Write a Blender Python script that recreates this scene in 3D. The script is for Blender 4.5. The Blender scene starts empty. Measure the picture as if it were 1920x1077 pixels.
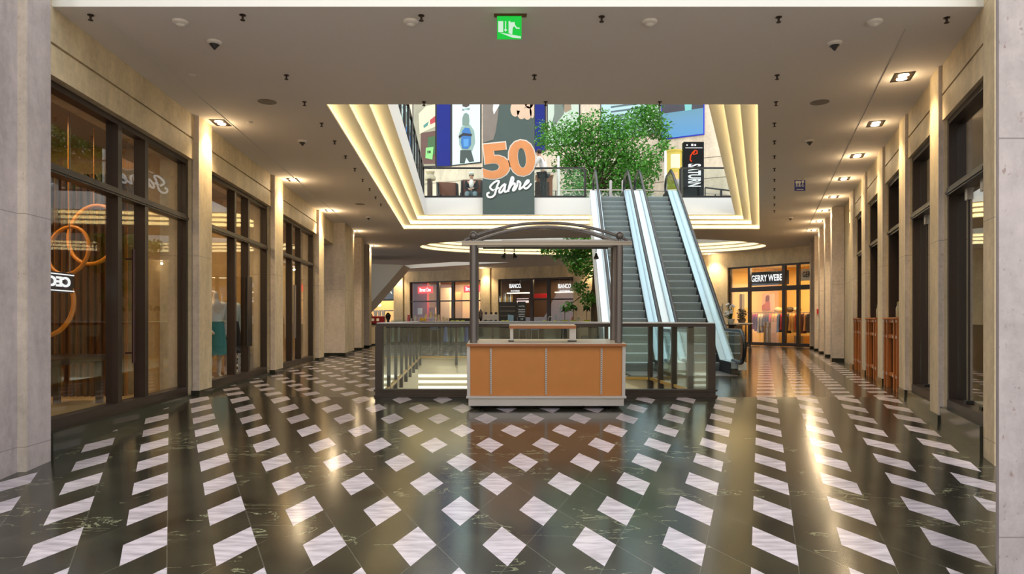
import bpy, bmesh, math, random
from mathutils import Vector, Matrix
from mathutils.geometry import tessellate_polygon
random.seed(7)
SC = bpy.context.scene
COL = SC.collection
F, H, HY = 1300.0, 1.15, 600.0          # focal length in pixels (1920 wide), eye height, horizon row
SLOPE, D0 = 0.0577, 10.3                # the lobby floor is a gentle ramp that meets the level floor at D0
ZC, ZU = 4.23, 5.15                     # lower ceiling, upper floor

# ------------------------------------------------------------------ camera, sky, exposure
cd = bpy.data.cameras.new('camera'); cam = bpy.data.objects.new('camera', cd); COL.objects.link(cam)
cam.location = (0, 0, H); cam.rotation_euler = (math.pi/2, 0, 0)
cd.sensor_width = 36; cd.lens = 36*F/1920; cd.shift_y = (HY-538.5)/1920
cd.clip_start = .05; cd.clip_end = 400
SC.camera = cam
W = bpy.data.worlds.new('sky'); SC.world = W; W.use_nodes = True
bgn = W.node_tree.nodes['Background']
bgn.inputs[0].default_value = (.88, .93, 1.0, 1); bgn.inputs[1].default_value = 2.05
sl = bpy.data.lights.new('sun', 'SUN'); sl.energy = 1.5; sl.angle = .03; sl.color = (1, .95, .86)
so = bpy.data.objects.new('sun', sl); COL.objects.link(so)
so.location = (-10, -10, 40)
so.rotation_euler = Vector((.04, .30, -.86)).to_track_quat('-Z', 'Y').to_euler()
SC.view_settings.view_transform = 'Standard'
SC.view_settings.look = 'None'
SC.view_settings.exposure = 0.0
SC.view_settings.gamma = 1.0
SC.view_settings.use_curve_mapping = False
SC.cycles.max_bounces = 8; SC.cycles.diffuse_bounces = 4; SC.cycles.glossy_bounces = 4
SC.cycles.transparent_max_bounces = 16; SC.cycles.transmission_bounces = 4
SC.cycles.sample_clamp_indirect = 6.0; SC.cycles.caustics_reflective = False; SC.cycles.caustics_refractive = False
SC.cycles.use_denoising = True

# ------------------------------------------------------------------ helpers
def P(x, y, D):
    return Vector(((x-960)*D/F, D, H+(HY-y)*D/F))
def PX(x, D): return (x-960)*D/F
def PZ(y, D): return H+(HY-y)*D/F
def CD(y): return F*(ZC-H)/(HY-y)        # depth of a ceiling pixel row
def CP(x, y):
    d = CD(y); return Vector((PX(x, d), d, ZC))
def ramp(d): return -SLOPE*(D0-d) if d < D0 else 0.0
def s2l(c): return c/12.92 if c <= .04045 else ((c+.055)/1.055)**2.4
def rgb(r, g, b): return (s2l(r/255), s2l(g/255), s2l(b/255), 1)
ORD = 'first second third fourth fifth sixth seventh eighth ninth tenth eleventh twelfth thirteenth fourteenth fifteenth sixteenth'.split()

class MB:
    def __init__(s): s.v = []; s.f = []
    def add(s, vs, fs):
        b = len(s.v); s.v += [tuple(v) for v in vs]; s.f += [tuple(i+b for i in f) for f in fs]; return s
    def hexa(s, c):      # 8 corners: bottom ring 0-3, top ring 4-7
        return s.add(c, [(3, 2, 1, 0), (4, 5, 6, 7), (0, 1, 5, 4), (1, 2, 6, 5), (2, 3, 7, 6), (3, 0, 4, 7)])
    def box(s, x0, x1, y0, y1, z0, z1):
        return s.hexa([(x0, y0, z0), (x1, y0, z0), (x1, y1, z0), (x0, y1, z0), (x0, y0, z1), (x1, y0, z1), (x1, y1, z1), (x0, y1, z1)])
    def prism(s, poly, z0, z1):
        n = len(poly); vs = [(p[0], p[1], z0) for p in poly]+[(p[0], p[1], z1) for p in poly]
        return s.add(vs, [tuple(range(n-1, -1, -1)), tuple(range(n, 2*n))]+[(i, (i+1) % n, n+(i+1) % n, n+i) for i in range(n)])
    def extr(s, poly, off):   # planar polygon of 3-D points pushed along off
        n = len(poly); o = Vector(off); vs = [Vector(p) for p in poly]; vs += [p+o for p in vs]
        return s.add(vs, [tuple(range(n-1, -1, -1)), tuple(range(n, 2*n))]+[(i, (i+1) % n, n+(i+1) % n, n+i) for i in range(n)])
    def tube(s, pts, r, n=10, cap=True):
        pts = [Vector(p) for p in pts]; m = len(pts); rr = r if isinstance(r, (list, tuple)) else [r]*m
        vs = []; up = None
        for i, p in enumerate(pts):
            t = (pts[min(i+1, m-1)]-pts[max(i-1, 0)]).normalized()
            if up is None:
                up = Vector((0, 0, 1)) if abs(t.z) < .9 else Vector((0, 1, 0))
            a = t.cross(up).normalized(); up = a.cross(t).normalized()
            for k in range(n):
                w = 2*math.pi*k/n; vs.append(p+(a*math.cos(w)+up*math.sin(w))*rr[i])
        fs = [(i*n+k, i*n+(k+1) % n, (i+1)*n+(k+1) % n, (i+1)*n+k) for i in range(m-1) for k in range(n)]
        if cap: fs += [tuple(range(n-1, -1, -1)), tuple(range((m-1)*n, m*n))]
        return s.add(vs, fs)
    def lathe(s, prof, c=(0, 0, 0), n=16):
        vs = []; m = len(prof)
        for r, z in prof:
            for k in range(n):
                w = 2*math.pi*k/n; vs.append((c[0]+r*math.cos(w), c[1]+r*math.sin(w), c[2]+z))
        fs = [(i*n+k, i*n+(k+1) % n, (i+1)*n+(k+1) % n, (i+1)*n+k) for i in range(m-1) for k in range(n)]
        fs += [tuple(range(n-1, -1, -1)), tuple(range((m-1)*n, m*n))]
        return s.add(vs, fs)
    def sphere(s, c, r, n=14, sc=(1, 1, 1)):
        m = n//2; prof = []
        vs = [];
        for i in range(m+1):
            a = math.pi*i/m
            for k in range(n):
                w = 2*math.pi*k/n
                vs.append((c[0]+r*sc[0]*max(math.sin(a), 1e-3)*math.cos(w), c[1]+r*sc[1]*max(math.sin(a), 1e-3)*math.sin(w), c[2]-r*sc[2]*math.cos(a)))
        fs = [(i*n+k, i*n+(k+1) % n, (i+1)*n+(k+1) % n, (i+1)*n+k) for i in range(m) for k in range(n)]
        return s.add(vs, fs)
    def poly(s, pts): return s.add(pts, [tuple(range(len(pts)))])
    def band(s, A, za, B, zb, flip=False):
        n = len(A); vs = [(a[0], a[1], za) for a in A]+[(b[0], b[1], zb) for b in B]
        return s.add(vs, [(i, (i+1) % n, n+(i+1) % n, n+i)[::(-1 if flip else 1)] for i in range(n)])
    def holed(s, outer, holes, z, down=False):
        polys = [[Vector((p[0], p[1], 0)) for p in q] for q in [outer]+holes]
        flat = [p for q in polys for p in q]
        tris = tessellate_polygon(polys); b = len(s.v)
        s.v += [(p.x, p.y, z(p.y) if callable(z) else z) for p in flat]
        for t in tris:
            a, bb, c = (flat[i] for i in t)
            ccw = (bb-a).cross(c-a).z > 0
            if ccw == down: t = t[::-1]
            s.f.append(tuple(i+b for i in t))
        return s
    def mesh(s, name, mat, off=(0, 0, 0), smooth=False, bevel=0):
        me = bpy.data.meshes.new(name); o = Vector(off)
        me.from_pydata([tuple(Vector(v)-o) for v in s.v], [], s.f); me.validate(); me.update()
        if bevel:
            bm = bmesh.new(); bm.from_mesh(me)
            bmesh.ops.remove_doubles(bm, verts=bm.verts, dist=1e-5)
            bmesh.ops.bevel(bm, geom=[e for e in bm.edges if len(e.link_faces) == 2 and e.calc_face_angle(0) > .5], offset=bevel, segments=2, affect='EDGES', profile=.6)
            bm.to_mesh(me); bm.free()
        if mat is not None: me.materials.append(mat)
        if smooth:
            for p in me.polygons: p.use_smooth = True
            try: me.set_sharp_from_angle(angle=.7)
            except Exception: pass
        return me

def wloc(o):
    v = Vector((0, 0, 0))
    while o is not None: v += Vector(o.location); o = o.parent
    return v
def tag(o, label=None, cat=None, group=None, kind=None):
    if label: o['label'] = label
    if cat: o['category'] = cat
    if group: o['group'] = group
    if kind: o['kind'] = kind
    return o
def empty(name, loc, label, cat, group=None, kind=None):
    o = bpy.data.objects.new(name, None); COL.objects.link(o); o.location = loc; o.empty_display_size = .1
    return tag(o, label, cat, group, kind)
def part(name, mb, mat, parent, smooth=False, bevel=0, label=None, kind=None, local=False):
    """a mesh child; mb holds world coordinates unless local"""
    off = (0, 0, 0) if local else wloc(parent)
    o = bpy.data.objects.new(name, mb.mesh(name, mat, off, smooth, bevel)); COL.objects.link(o); o.parent = parent
    if label: o['label'] = label
    if kind: o['kind'] = kind
    return o
def solid(name, mb, mat, label=None, cat=None, group=None, kind=None, smooth=False, bevel=0):
    """a thing that is one mesh; its origin goes to the middle of its foot"""
    xs = [v[0] for v in mb.v]; ys = [v[1] for v in mb.v]; zs = [v[2] for v in mb.v]
    off = ((min(xs)+max(xs))/2, (min(ys)+max(ys))/2, min(zs)) if kind != 'structure' else (0, 0, 0)
    o = bpy.data.objects.new(name, mb.mesh(name, mat, off, smooth, bevel)); COL.objects.link(o); o.location = off
    return tag(o, label, cat, group, kind)
def kids(o): return list(o.children)
def dup(root, loc=None, label=None, group=None, parent=None):
    c = root.copy(); COL.objects.link(c)
    if parent is not None: c.parent = parent
    if loc is not None: c.location = loc
    if label: c['label'] = label
    if group: c['group'] = group
    for ch in kids(root):
        if ch is not c: dup(ch, parent=c)
    return c

# ------------------------------------------------------------------ materials
def newmat(name):
    m = bpy.data.materials.new(name); m.use_nodes = True
    return m, m.node_tree, m.node_tree.nodes['Principled BSDF']
def plain(name, col, rough=.5, metal=0., spec=.5, emit=None, es=0., noise=0., nscale=8., bump=0.):
    m, nt, b = newmat(name)
    b.inputs['Base Color'].default_value = col; b.inputs['Roughness'].default_value = rough
    b.inputs['Metallic'].default_value = metal; b.inputs['Specular IOR Level'].default_value = spec
    if emit: b.inputs['Emission Color'].default_value = emit; b.inputs['Emission Strength'].default_value = es
    tc = nt.nodes.new('ShaderNodeTexCoord'); nz = nt.nodes.new('ShaderNodeTexNoise')
    nz.inputs['Scale'].default_value = nscale; nz.inputs['Detail'].default_value = 4
    nt.links.new(tc.outputs['Object'], nz.inputs['Vector'])
    if noise:
        mx = nt.nodes.new('ShaderNodeMix'); mx.data_type = 'RGBA'
        mx.inputs[6].default_value = tuple(c*(1-noise) for c in col[:3])+(1,); mx.inputs[7].default_value = tuple(min(1, c*(1+noise)) for c in col[:3])+(1,)
        nt.links.new(nz.outputs['Fac'], mx.inputs[0]); nt.links.new(mx.outputs[2], b.inputs['Base Color'])
    if bump:
        bp = nt.nodes.new('ShaderNodeBump'); bp.inputs['Strength'].default_value = bump; bp.inputs['Distance'].default_value = .01
        nt.links.new(nz.outputs['Fac'], bp.inputs['Height']); nt.links.new(bp.outputs[0], b.inputs['Normal'])
    return m
def stone(name, col, pits=.0, nscale=1.6, joint=True):
    m, nt, b = newmat(name); N = nt.nodes.new; L = nt.links.new
    g = N('ShaderNodeNewGeometry'); mp = N('ShaderNodeMapping'); mp.inputs['Scale'].default_value = (1.3, 1.3, .45)
    L(g.outputs['Position'], mp.inputs[0])
    nz = N('ShaderNodeTexNoise'); nz.inputs['Scale'].default_value = nscale; nz.inputs['Detail'].default_value = 8; nz.inputs['Roughness'].default_value = .65
    L(mp.outputs[0], nz.inputs['Vector'])
    r = N('ShaderNodeValToRGB'); r.color_ramp.elements[0].position = .3; r.color_ramp.elements[1].position = .72
    r.color_ramp.elements[0].color = tuple(c*.72 for c in col[:3])+(1,); r.color_ramp.elements[1].color = tuple(min(1, c*1.16) for c in col[:3])+(1,)
    n0 = N('ShaderNodeTexNoise'); n0.inputs['Scale'].default_value = 11; n0.inputs['Detail'].default_value = 6; n0.inputs['Roughness'].default_value = .7; L(g.outputs['Position'], n0.inputs['Vector'])
    ad = N('ShaderNodeMath'); ad.operation = 'MULTIPLY_ADD'; ad.inputs[1].default_value = .55; L(n0.outputs['Fac'], ad.inputs[0])
    sb = N('ShaderNodeMath'); sb.operation = 'SUBTRACT'; sb.inputs[1].default_value = .275; L(nz.outputs['Fac'], sb.inputs[0]); L(sb.outputs[0], ad.inputs[2])
    L(ad.outputs[0], r.inputs[0]); out = r.outputs[0]
    if pits:
        n2 = N('ShaderNodeTexNoise'); n2.inputs['Scale'].default_value = 22; n2.inputs['Detail'].default_value = 6; n2.inputs['Roughness'].default_value = .65
        mp2 = N('ShaderNodeMapping'); mp2.inputs['Scale'].default_value = (1, 1, .6); L(g.outputs['Position'], mp2.inputs[0]); L(mp2.outputs[0], n2.inputs['Vector'])
        r2 = N('ShaderNodeValToRGB'); r2.color_ramp.elements[0].position = .60; r2.color_ramp.elements[1].position = .66
        r2.color_ramp.elements[0].color = (0, 0, 0, 1); r2.color_ramp.elements[1].color = (pits, pits, pits, 1)
        L(n2.outputs['Fac'], r2.inputs[0])
        mx = N('ShaderNodeMix'); mx.data_type = 'RGBA'; mx.inputs[7].default_value = (col[0]*.50, col[1]*.36, col[2]*.30, 1)
        L(r2.outputs[0], mx.inputs[0]); L(out, mx.inputs[6]); out = mx.outputs[2]
    if joint:   # horizontal slab joints every 2.3 m
        sx = N('ShaderNodeSeparateXYZ'); L(g.outputs['Position'], sx.inputs[0])
        a = N('ShaderNodeMath'); a.operation = 'ADD'; a.inputs[1].default_value = 4.25; L(sx.outputs['Z'], a.inputs[0])
        md = N('ShaderNodeMath'); md.operation = 'MODULO'; md.inputs[1].default_value = 2.12; L(a.outputs[0], md.inputs[0])
        lt = N('ShaderNodeMath'); lt.operation = 'LESS_THAN'; lt.inputs[1].default_value = .008; L(md.outputs[0], lt.inputs[0])
        mx = N('ShaderNodeMix'); mx.data_type = 'RGBA'; mx.inputs[7].default_value = tuple(c*.55 for c in col[:3])+(1,)
        L(lt.outputs[0], mx.inputs[0]); L(out, mx.inputs[6]); out = mx.outputs[2]
    L(out, b.inputs['Base Color']); b.inputs['Roughness'].default_value = .6; b.inputs['Specular IOR Level'].default_value = .3
    bp = N('ShaderNodeBump'); bp.inputs['Strength'].default_value = .12; bp.inputs['Distance'].default_value = .01
    L(nz.outputs['Fac'], bp.inputs['Height']); L(bp.outputs[0], b.inputs['Normal'])
    return m
def glass(name, tint=(1, 1, 1, 1), f0=.06, rough=0.0):
    m = bpy.data.materials.new(name); m.use_nodes = True; nt = m.node_tree; nt.nodes.clear(); N = nt.nodes.new; L = nt.links.new
    o = N('ShaderNodeOutputMaterial'); mx = N('ShaderNodeMixShader'); t = N('ShaderNodeBsdfTransparent'); t.inputs[0].default_value = tint
    gl = N('ShaderNodeBsdfGlossy'); gl.inputs['Roughness'].default_value = rough; gl.inputs[0].default_value = (.95, .97, .97, 1)
    lw = N('ShaderNodeLayerWeight'); lw.inputs['Blend'].default_value = .5
    pw = N('ShaderNodeMath'); pw.operation = 'POWER'; pw.inputs[1].default_value = 5; L(lw.outputs['Facing'], pw.inputs[0])
    ma = N('ShaderNodeMath'); ma.operation = 'MULTIPLY_ADD'; ma.inputs[1].default_value = 1-f0; ma.inputs[2].default_value = f0; L(pw.outputs[0], ma.inputs[0])
    L(ma.outputs[0], mx.inputs[0]); L(t.outputs[0], mx.inputs[1]); L(gl.outputs[0], mx.inputs[2]); L(mx.outputs[0], o.inputs[0])
    return m
def lamp(name, col, s):
    m = bpy.data.materials.new(name); m.use_nodes = True; nt = m.node_tree; nt.nodes.clear()
    o = nt.nodes.new('ShaderNodeOutputMaterial'); e = nt.nodes.new('ShaderNodeEmission')
    e.inputs[0].default_value = col; e.inputs[1].default_value = s; nt.links.new(e.outputs[0], o.inputs[0])
    return m

class NX:
    """tiny expression builder over math nodes"""
    def __init__(s, nt, sock): s.nt, s.k = nt, sock
    def _op(s, op, b=None, c=None):
        n = s.nt.nodes.new('ShaderNodeMath'); n.operation = op
        for i, q in enumerate((s, b, c)):
            if q is None: continue
            if isinstance(q, NX): s.nt.links.new(q.k, n.inputs[i])
            else: n.inputs[i].default_value = q
        return NX(s.nt, n.outputs[0])
    def __add__(s, o): return s._op('ADD', o)
    def __sub__(s, o): return s._op('SUBTRACT', o)
    def __mul__(s, o): return s._op('MULTIPLY', o)
    def fract(s): return s._op('FRACT')
    def abs(s): return s._op('ABSOLUTE')
    def lt(s, o): return s._op('LESS_THAN', o)
    def gt(s, o): return s._op('GREATER_THAN', o)
    def max(s, o): return s._op('MAXIMUM', o)
    def min(s, o): return s._op('MINIMUM', o)

E1, E2, EL, L0 = .5905, (.249, .6925), (-.3415, .6925), (-.0502, 4.565)
def marble_floor(name, arm):
    m, nt, b = newmat(name); N = nt.nodes.new; L = nt.links.new
    g = N('ShaderNodeNewGeometry'); sx = N('ShaderNodeSeparateXYZ'); L(g.outputs['Position'], sx.inputs[0])
    X, Y = NX(nt, sx.outputs['X']), NX(nt, sx.outputs['Y'])
    if arm:          # arm of the mall that runs along the gate wall: straight rows in columns
        v = (Y-10.3)*(1/.585)
        u = (X-3.63-(Y-10.3)*.3615)*(1/.5905)
        fu, fv = u.fract(), v.fract()
        white = fu.lt(.49).min(fv.lt(.46)).min(u.gt(0.0)).min(u.lt(5.9)).min(Y.lt(26.5))
        jl = (fu.abs().lt(.012)).max((v*.25).fract().lt(.004))
    else:            # lobby: rhombic lattice on the two wall directions
        det = E2[0]*EL[1]-E2[1]*EL[0]
        dx, dy = X-L0[0], Y-L0[1]
        a = dx*(EL[1]/det)-dy*(EL[0]/det)
        c = dy*(E2[0]/det)-dx*(E2[1]/det)
        fa, fc = (a+.25).fract(), (c+.25).fract()
        white = fa.lt(.49).min(fc.lt(.49))
        jl = ((fa-.49).abs().lt(.006)).max((fc).lt(.008))
    tc = g.outputs['Position']
    nz = N('ShaderNodeTexNoise'); nz.inputs['Scale'].default_value = 1.1; nz.inputs['Detail'].default_value = 6; nz.inputs['Distortion'].default_value = 1.2
    L(tc, nz.inputs['Vector'])
    dark = N('ShaderNodeValToRGB'); ce = dark.color_ramp.elements
    ce[0].position = .3; ce[0].color = rgb(30, 29, 24); ce[1].position = .75; ce[1].color = rgb(62, 60, 48)
    L(nz.outputs['Fac'], dark.inputs[0])
    # pale green veins: thin level lines of a stretched noise, broken up by another
    mp = N('ShaderNodeMapping'); mp.inputs['Scale'].default_value = (1.0, 2.6, 1); mp.inputs['Rotation'].default_value = (0, 0, .35); L(tc, mp.inputs[0])
    v1 = N('ShaderNodeTexNoise'); v1.inputs['Scale'].default_value = 1.5; v1.inputs['Detail'].default_value = 7; v1.inputs['Roughness'].default_value = .6; v1.inputs['Distortion'].default_value = .8
    L(mp.outputs[0], v1.inputs['Vector'])
    v2 = N('ShaderNodeTexNoise'); v2.inputs['Scale'].default_value = 2.2; L(tc, v2.inputs['Vector'])
    vein = ((NX(nt, v1.outputs['Fac'])-.5).abs().lt(.006)).min(NX(nt, v2.outputs['Fac']).gt(.55))
    mv = N('ShaderNodeMix'); mv.data_type = 'RGBA'; mv.inputs[7].default_value = rgb(136, 138, 108)
    L((vein*.75).k, mv.inputs[0]); L(dark.outputs[0], mv.inputs[6])
    # joints
    mj = N('ShaderNodeMix'); mj.data_type = 'RGBA'; mj.inputs[7].default_value = rgb(104, 100, 88)
    L((jl*.55).k, mj.inputs[0]); L(mv.outputs[2], mj.inputs[6])
    # white marble with grey streaks
    mp3 = N('ShaderNodeMapping'); mp3.inputs['Scale'].default_value = (2, 9, 1); L(tc, mp3.inputs[0])
    n3 = N('ShaderNodeTexNoise'); n3.inputs['Scale'].default_value = 2.4; n3.inputs['Detail'].default_value = 6; L(mp3.outputs[0], n3.inputs['Vector'])
    wr = N('ShaderNodeValToRGB'); we = wr.color_ramp.elements
    we[0].position = .3; we[0].color = rgb(158, 150, 154); we[1].position = .62; we[1].color = rgb(198, 188, 194); L(n3.outputs['Fac'], wr.inputs[0])
    mw = N('ShaderNodeMix'); mw.data_type = 'RGBA'; L(white.k, mw.inputs[0]); L(mj.outputs[2], mw.inputs[6]); L(wr.outputs[0], mw.inputs[7])
    L(mw.outputs[2], b.inputs['Base Color'])
    b.inputs['Roughness'].default_value = .11; b.inputs['Specular IOR Level'].default_value = .62
    sc = N('ShaderNodeTexNoise'); sc.inputs['Scale'].default_value = 40; sc.inputs['Detail'].default_value = 2; L(tc, sc.inputs['Vector'])
    rr = N('ShaderNodeMapRange'); rr.inputs[3].default_value = .11; rr.inputs[4].default_value = .20; L(sc.outputs['Fac'], rr.inputs[0]); L(rr.outputs[0], b.inputs['Roughness'])
    return m

M = {}
M['floor'] = marble_floor('rhombic marble', False)
M['floor_arm'] = marble_floor('striped marble', True)
M['stone'] = stone('beige limestone', rgb(212, 192, 156))
M['stone_pier'] = stone('darkened stone', rgb(186, 174, 172), pits=.0)  # same stone as the walls, darkened in the colour against strong daylight
M['travertine'] = stone('pitted travertine', rgb(204, 190, 176), pits=.4)
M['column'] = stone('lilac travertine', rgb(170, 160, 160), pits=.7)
M['upstone'] = stone('pale upper limestone', rgb(222, 206, 184), joint=False)
M['ceil'] = plain('ceiling paint', rgb(222, 214, 206), .9, noise=.02, nscale=30)
M['white'] = plain('white paint', rgb(232, 230, 224), .7)
M['cream'] = plain('cream paint', rgb(238, 226, 196), .6)
M['cove'] = plain('cove plaster', rgb(240, 230, 206), .8)
M['plinth'] = plain('dark green stone', rgb(40, 42, 34), .15, noise=.3, nscale=4)
M['frame'] = plain('dark bronze frame', rgb(58, 46, 40), .35, .3)
M['black'] = plain('black lacquer', rgb(24, 21, 20), .3)
M['railp'] = plain('railing bronze', rgb(66, 58, 54), .35, .4)
M['glass'] = glass('shop glass', (.97, .975, .97, 1), .03)
M['rglass'] = glass('railing glass', (.93, .97, .955, 1), .025)
M['uglass'] = glass('gallery railing glass', (.90, .94, .93, 1), .008)
M['dglass'] = glass('coated door glass', (.8, .82, .8, 1), .28)
M['eglass'] = glass('balustrade glass', (.84, .93, .94, 1), .05)
M['strip'] = lamp('cove light', (1, .86, .56, 1), 13)
M['stripw'] = lamp('pale cove light', (1, .90, .68, 1), 8)
M['stripl'] = lamp('lower cove light', (1, .93, .76, 1), 1.6)
M['spot'] = lamp('lamp lens', (1, .86, .62, 1), 10)
M['steel'] = plain('brushed steel', rgb(168, 162, 158), .32, .85)
M['post'] = plain('grey metal tube', rgb(124, 118, 117), .32, .5)
M['alu'] = plain('light aluminium', rgb(205, 200, 198), .4, .45)
M['wood'] = plain('beech laminate', rgb(204, 132, 66), .42, noise=.10, nscale=5)
M['woodtop'] = plain('pale laminate top', rgb(206, 190, 166), .3, noise=.04)
M['woodedge'] = plain('beech edge', rgb(172, 108, 66), .4)
M['gate'] = plain('orange stained wood', rgb(164, 92, 34), .4, noise=.12, nscale=6)
M['rubber'] = plain('black rubber', rgb(18, 18, 18), .6)
M['handrail'] = plain('black handrail', rgb(22, 24, 26), .28)
M['escwhite'] = plain('white enamel panel', rgb(226, 236, 240), .3)
M['escblue'] = plain('satin steel deck', rgb(188, 208, 214), .25, .6)
M['step'] = plain('grooved steel step', rgb(132, 142, 142), .5, .2, noise=.15, nscale=20)
M['leaf'] = plain('ficus leaf', rgb(78, 146, 48), .45, noise=.35, nscale=2.5)
M['bark'] = plain('bark', rgb(84, 70, 52), .85, noise=.3, nscale=12, bump=.4)
M['red'] = plain('red paint', rgb(178, 16, 22), .5)
M['skin'] = plain('skin', rgb(196, 150, 122), .55)
M['paper'] = plain('paper', rgb(240, 240, 236), .7)
M['chalk'] = plain('slate board', rgb(30, 32, 32), .7)
M['yellowpot'] = plain('lime pot', rgb(172, 180, 44), .4)
M['dkleaf'] = plain('dark leaf', rgb(40, 66, 34), .6, noise=.3)
M['warmwall'] = plain('warm shop wall', rgb(214, 178, 118), .7)
M['dkwood'] = plain('dark brown wood', rgb(60, 40, 28), .4, noise=.2)
M['cloth_white'] = plain('white cloth', rgb(232, 230, 226), .8)
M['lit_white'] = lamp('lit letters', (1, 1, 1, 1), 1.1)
M['lit_red'] = lamp('red glow sign', (1, .03, .03, 1), 1.6)
def mat(key, r, g, b, rough=.6, **k):
    if key not in M: M[key] = plain(key.replace('_', ' '), rgb(r, g, b), rough, **k)
    return M[key]

FONTC = 0
def text_mb(body, size, xy=False, bold=0., shear=0., extrude=.004, space=1., w=None):
    """flat lettering in the XZ plane facing -Y, centred on 0; returns verts/faces"""
    cu = bpy.data.curves.new('lettering', 'FONT'); cu.body = body; cu.size = size; cu.align_x = 'CENTER'; cu.align_y = 'CENTER'
    cu.extrude = extrude; cu.offset = bold; cu.shear = shear; cu.space_character = space; cu.resolution_u = 4
    ob = bpy.data.objects.new('lettering', cu); COL.objects.link(ob)
    bpy.context.view_layer.update()
    me = bpy.data.meshes.new_from_object(ob.evaluated_get(bpy.context.evaluated_depsgraph_get()))
    mb = MB(); k = 1.
    if w:
        xs = [v.co.x for v in me.vertices]; k = w/(max(xs)-min(xs))
    mb.add([(v.co.x*k, -v.co.z, v.co.y) for v in me.vertices], [tuple(p.vertices) for p in me.polygons])
    bpy.data.objects.remove(ob); bpy.data.curves.remove(cu); bpy.data.meshes.remove(me)
    return mb
def xf(mb, loc=(0, 0, 0), rz=0., ry=0., mirror=False):
    """rotate about Y (in the picture plane) then Z, then move"""
    R = Matrix.Translation(loc) @ Matrix.Rotation(rz, 4, 'Z') @ Matrix.Rotation(ry, 4, 'Y')
    if mirror: R = R @ Matrix.Diagonal((-1, 1, 1, 1))
    mb.v = [tuple(R @ Vector(v)) for v in mb.v]
    return mb
#PART2
# ------------------------------------------------------------------ plan of the building
def XL(d): return -4.007-.0754*d
def XR(d): return 2.173+.3615*d
class Wall:
    """a straight wall: u runs along it from p0, v goes into the wall away from the hall"""
    def __init__(s, p0, p1, side):
        s.p0 = Vector((p0[0], p0[1], 0)); d = Vector((p1[0]-p0[0], p1[1]-p0[1], 0)); s.len = d.length; s.d = d.normalized()
        s.n = Vector((-s.d.y, s.d.x, 0))*side; s.yaw = math.atan2(s.d.y, s.d.x)
    def u(s, D): return (D-s.p0.y)/s.d.y
    def ux(s, x, v=0.):       # u where the wall (at depth v) crosses pixel column x
        k = (x-960)/F; p = s.p0+s.n*v
        return (k*p.y-p.x)/(s.d.x-k*s.d.y)
    def pt(s, u, v, z): 
        p = s.p0+s.d*u+s.n*v; return Vector((p.x, p.y, z))
    def box(s, mb, u1, u2, v1, v2, z1, z2):
        q = [s.pt(u1, v1, z1), s.pt(u2, v1, z1), s.pt(u2, v2, z1), s.pt(u1, v2, z1)]
        t = [Vector((p.x, p.y, z2)) for p in q]
        if (q[1]-q[0]).cross(q[3]-q[0]).z < 0: q = q[::-1]; t = t[::-1]
        return mb.hexa(q+t)
WLf = Wall((XL(0), 0), (XL(30), 30), 1)
WRt = Wall((XR(0), 0), (XR(30), 30), -1)

def inset(poly, d):
    n = len(poly); out = []
    for i in range(n):
        p0, p1, p2 = (Vector((q[0], q[1])) for q in (poly[i-1], poly[i], poly[(i+1) % n]))
        e1 = (p1-p0).normalized(); e2 = (p2-p1).normalized()
        n1 = Vector((-e1.y, e1.x)); n2 = Vector((-e2.y, e2.x))
        k = d/(1+n1.dot(n2)); out.append(tuple(p1+(n1+n2)*k))
    return out
ATR = [(-2.653, 9.91), (3.514, 9.91), (8.406, 23.55), (-3.677, 23.55)]
OC, OR = (3.4, 29.5), (7.3, 3.5)
def ell(k, n=64): return [(OC[0]+(OR[0]-k)*math.cos(2*math.pi*i/n), OC[1]+(OR[1]-k)*math.sin(2*math.pi*i/n)) for i in range(n)]
SLV = [(-6.6, 41.9), (-6.2, 39.2), (-3.1, 36.9), (-.1, 37.1), (-3.1, 39.4)]
HOLE = [(-2.04, 10.4), (3.0, 10.4), (2.75, 13.6), (1.92, 13.6), (1.70, 21.4), (-2.89, 21.4)]

# floor, ramp, ceiling, upper floor
mb = MB().holed([(-22, 10.3), (3.06, 10.3), (3.06, 27.5), (30, 27.5), (30, 52), (-22, 52)], [HOLE], 0)
solid('floor', mb, M['floor'], 'dark marble floor with white rhombic inlays around the stairwell opening', 'floor', kind='structure')
mb = MB().poly([(3.06, 10.3, 0), (30, 10.3, 0), (30, 27.5, 0), (3.06, 27.5, 0)])
solid('floor', mb, M['floor_arm'], 'dark marble floor with rows of white tiles running beside the gates', 'floor', kind='structure')
mb = MB().box(-40, 40, -45, -3, ramp(-3)-.3, ramp(-3))  # unseen pale slab added to throw daylight up onto the ceiling
solid('ground', mb, M['cream'], 'pale unseen ground added behind the camera to bounce daylight onto the ceiling', 'bounce surface', kind='structure')
mb = MB().poly([(-12, -3, ramp(-3)), (14, -3, ramp(-3)), (14, 10.3, 0), (-12, 10.3, 0)])
solid('floor', mb, M['floor'], 'sloping dark marble lobby floor with a lattice of white tiles', 'floor', kind='structure')
mb = MB().holed([(-16, 6.83), (26, 6.83), (26, 52), (-22, 52)], [ATR, ell(0), SLV], ZC, down=True)
solid('ceiling', mb, M['ceil'], 'grey painted ceiling with a large stepped light well', 'ceiling', kind='structure')
mb = MB().holed([(-16, 6.83), (26, 6.83), (26, 52), (-22, 52)], [inset(ATR, .75), ell(.75), SLV], ZU)
solid('floor', mb, M['cream'], 'pale floor of the upper gallery', 'floor', kind='structure')
mb = MB().box(-16, 26, 6.815, 6.83, ZC, ZU+.8)
solid('trim_1', mb, M['white'], 'white fascia along the front edge of the ceiling', 'fascia', kind='structure')
mb = MB()
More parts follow.
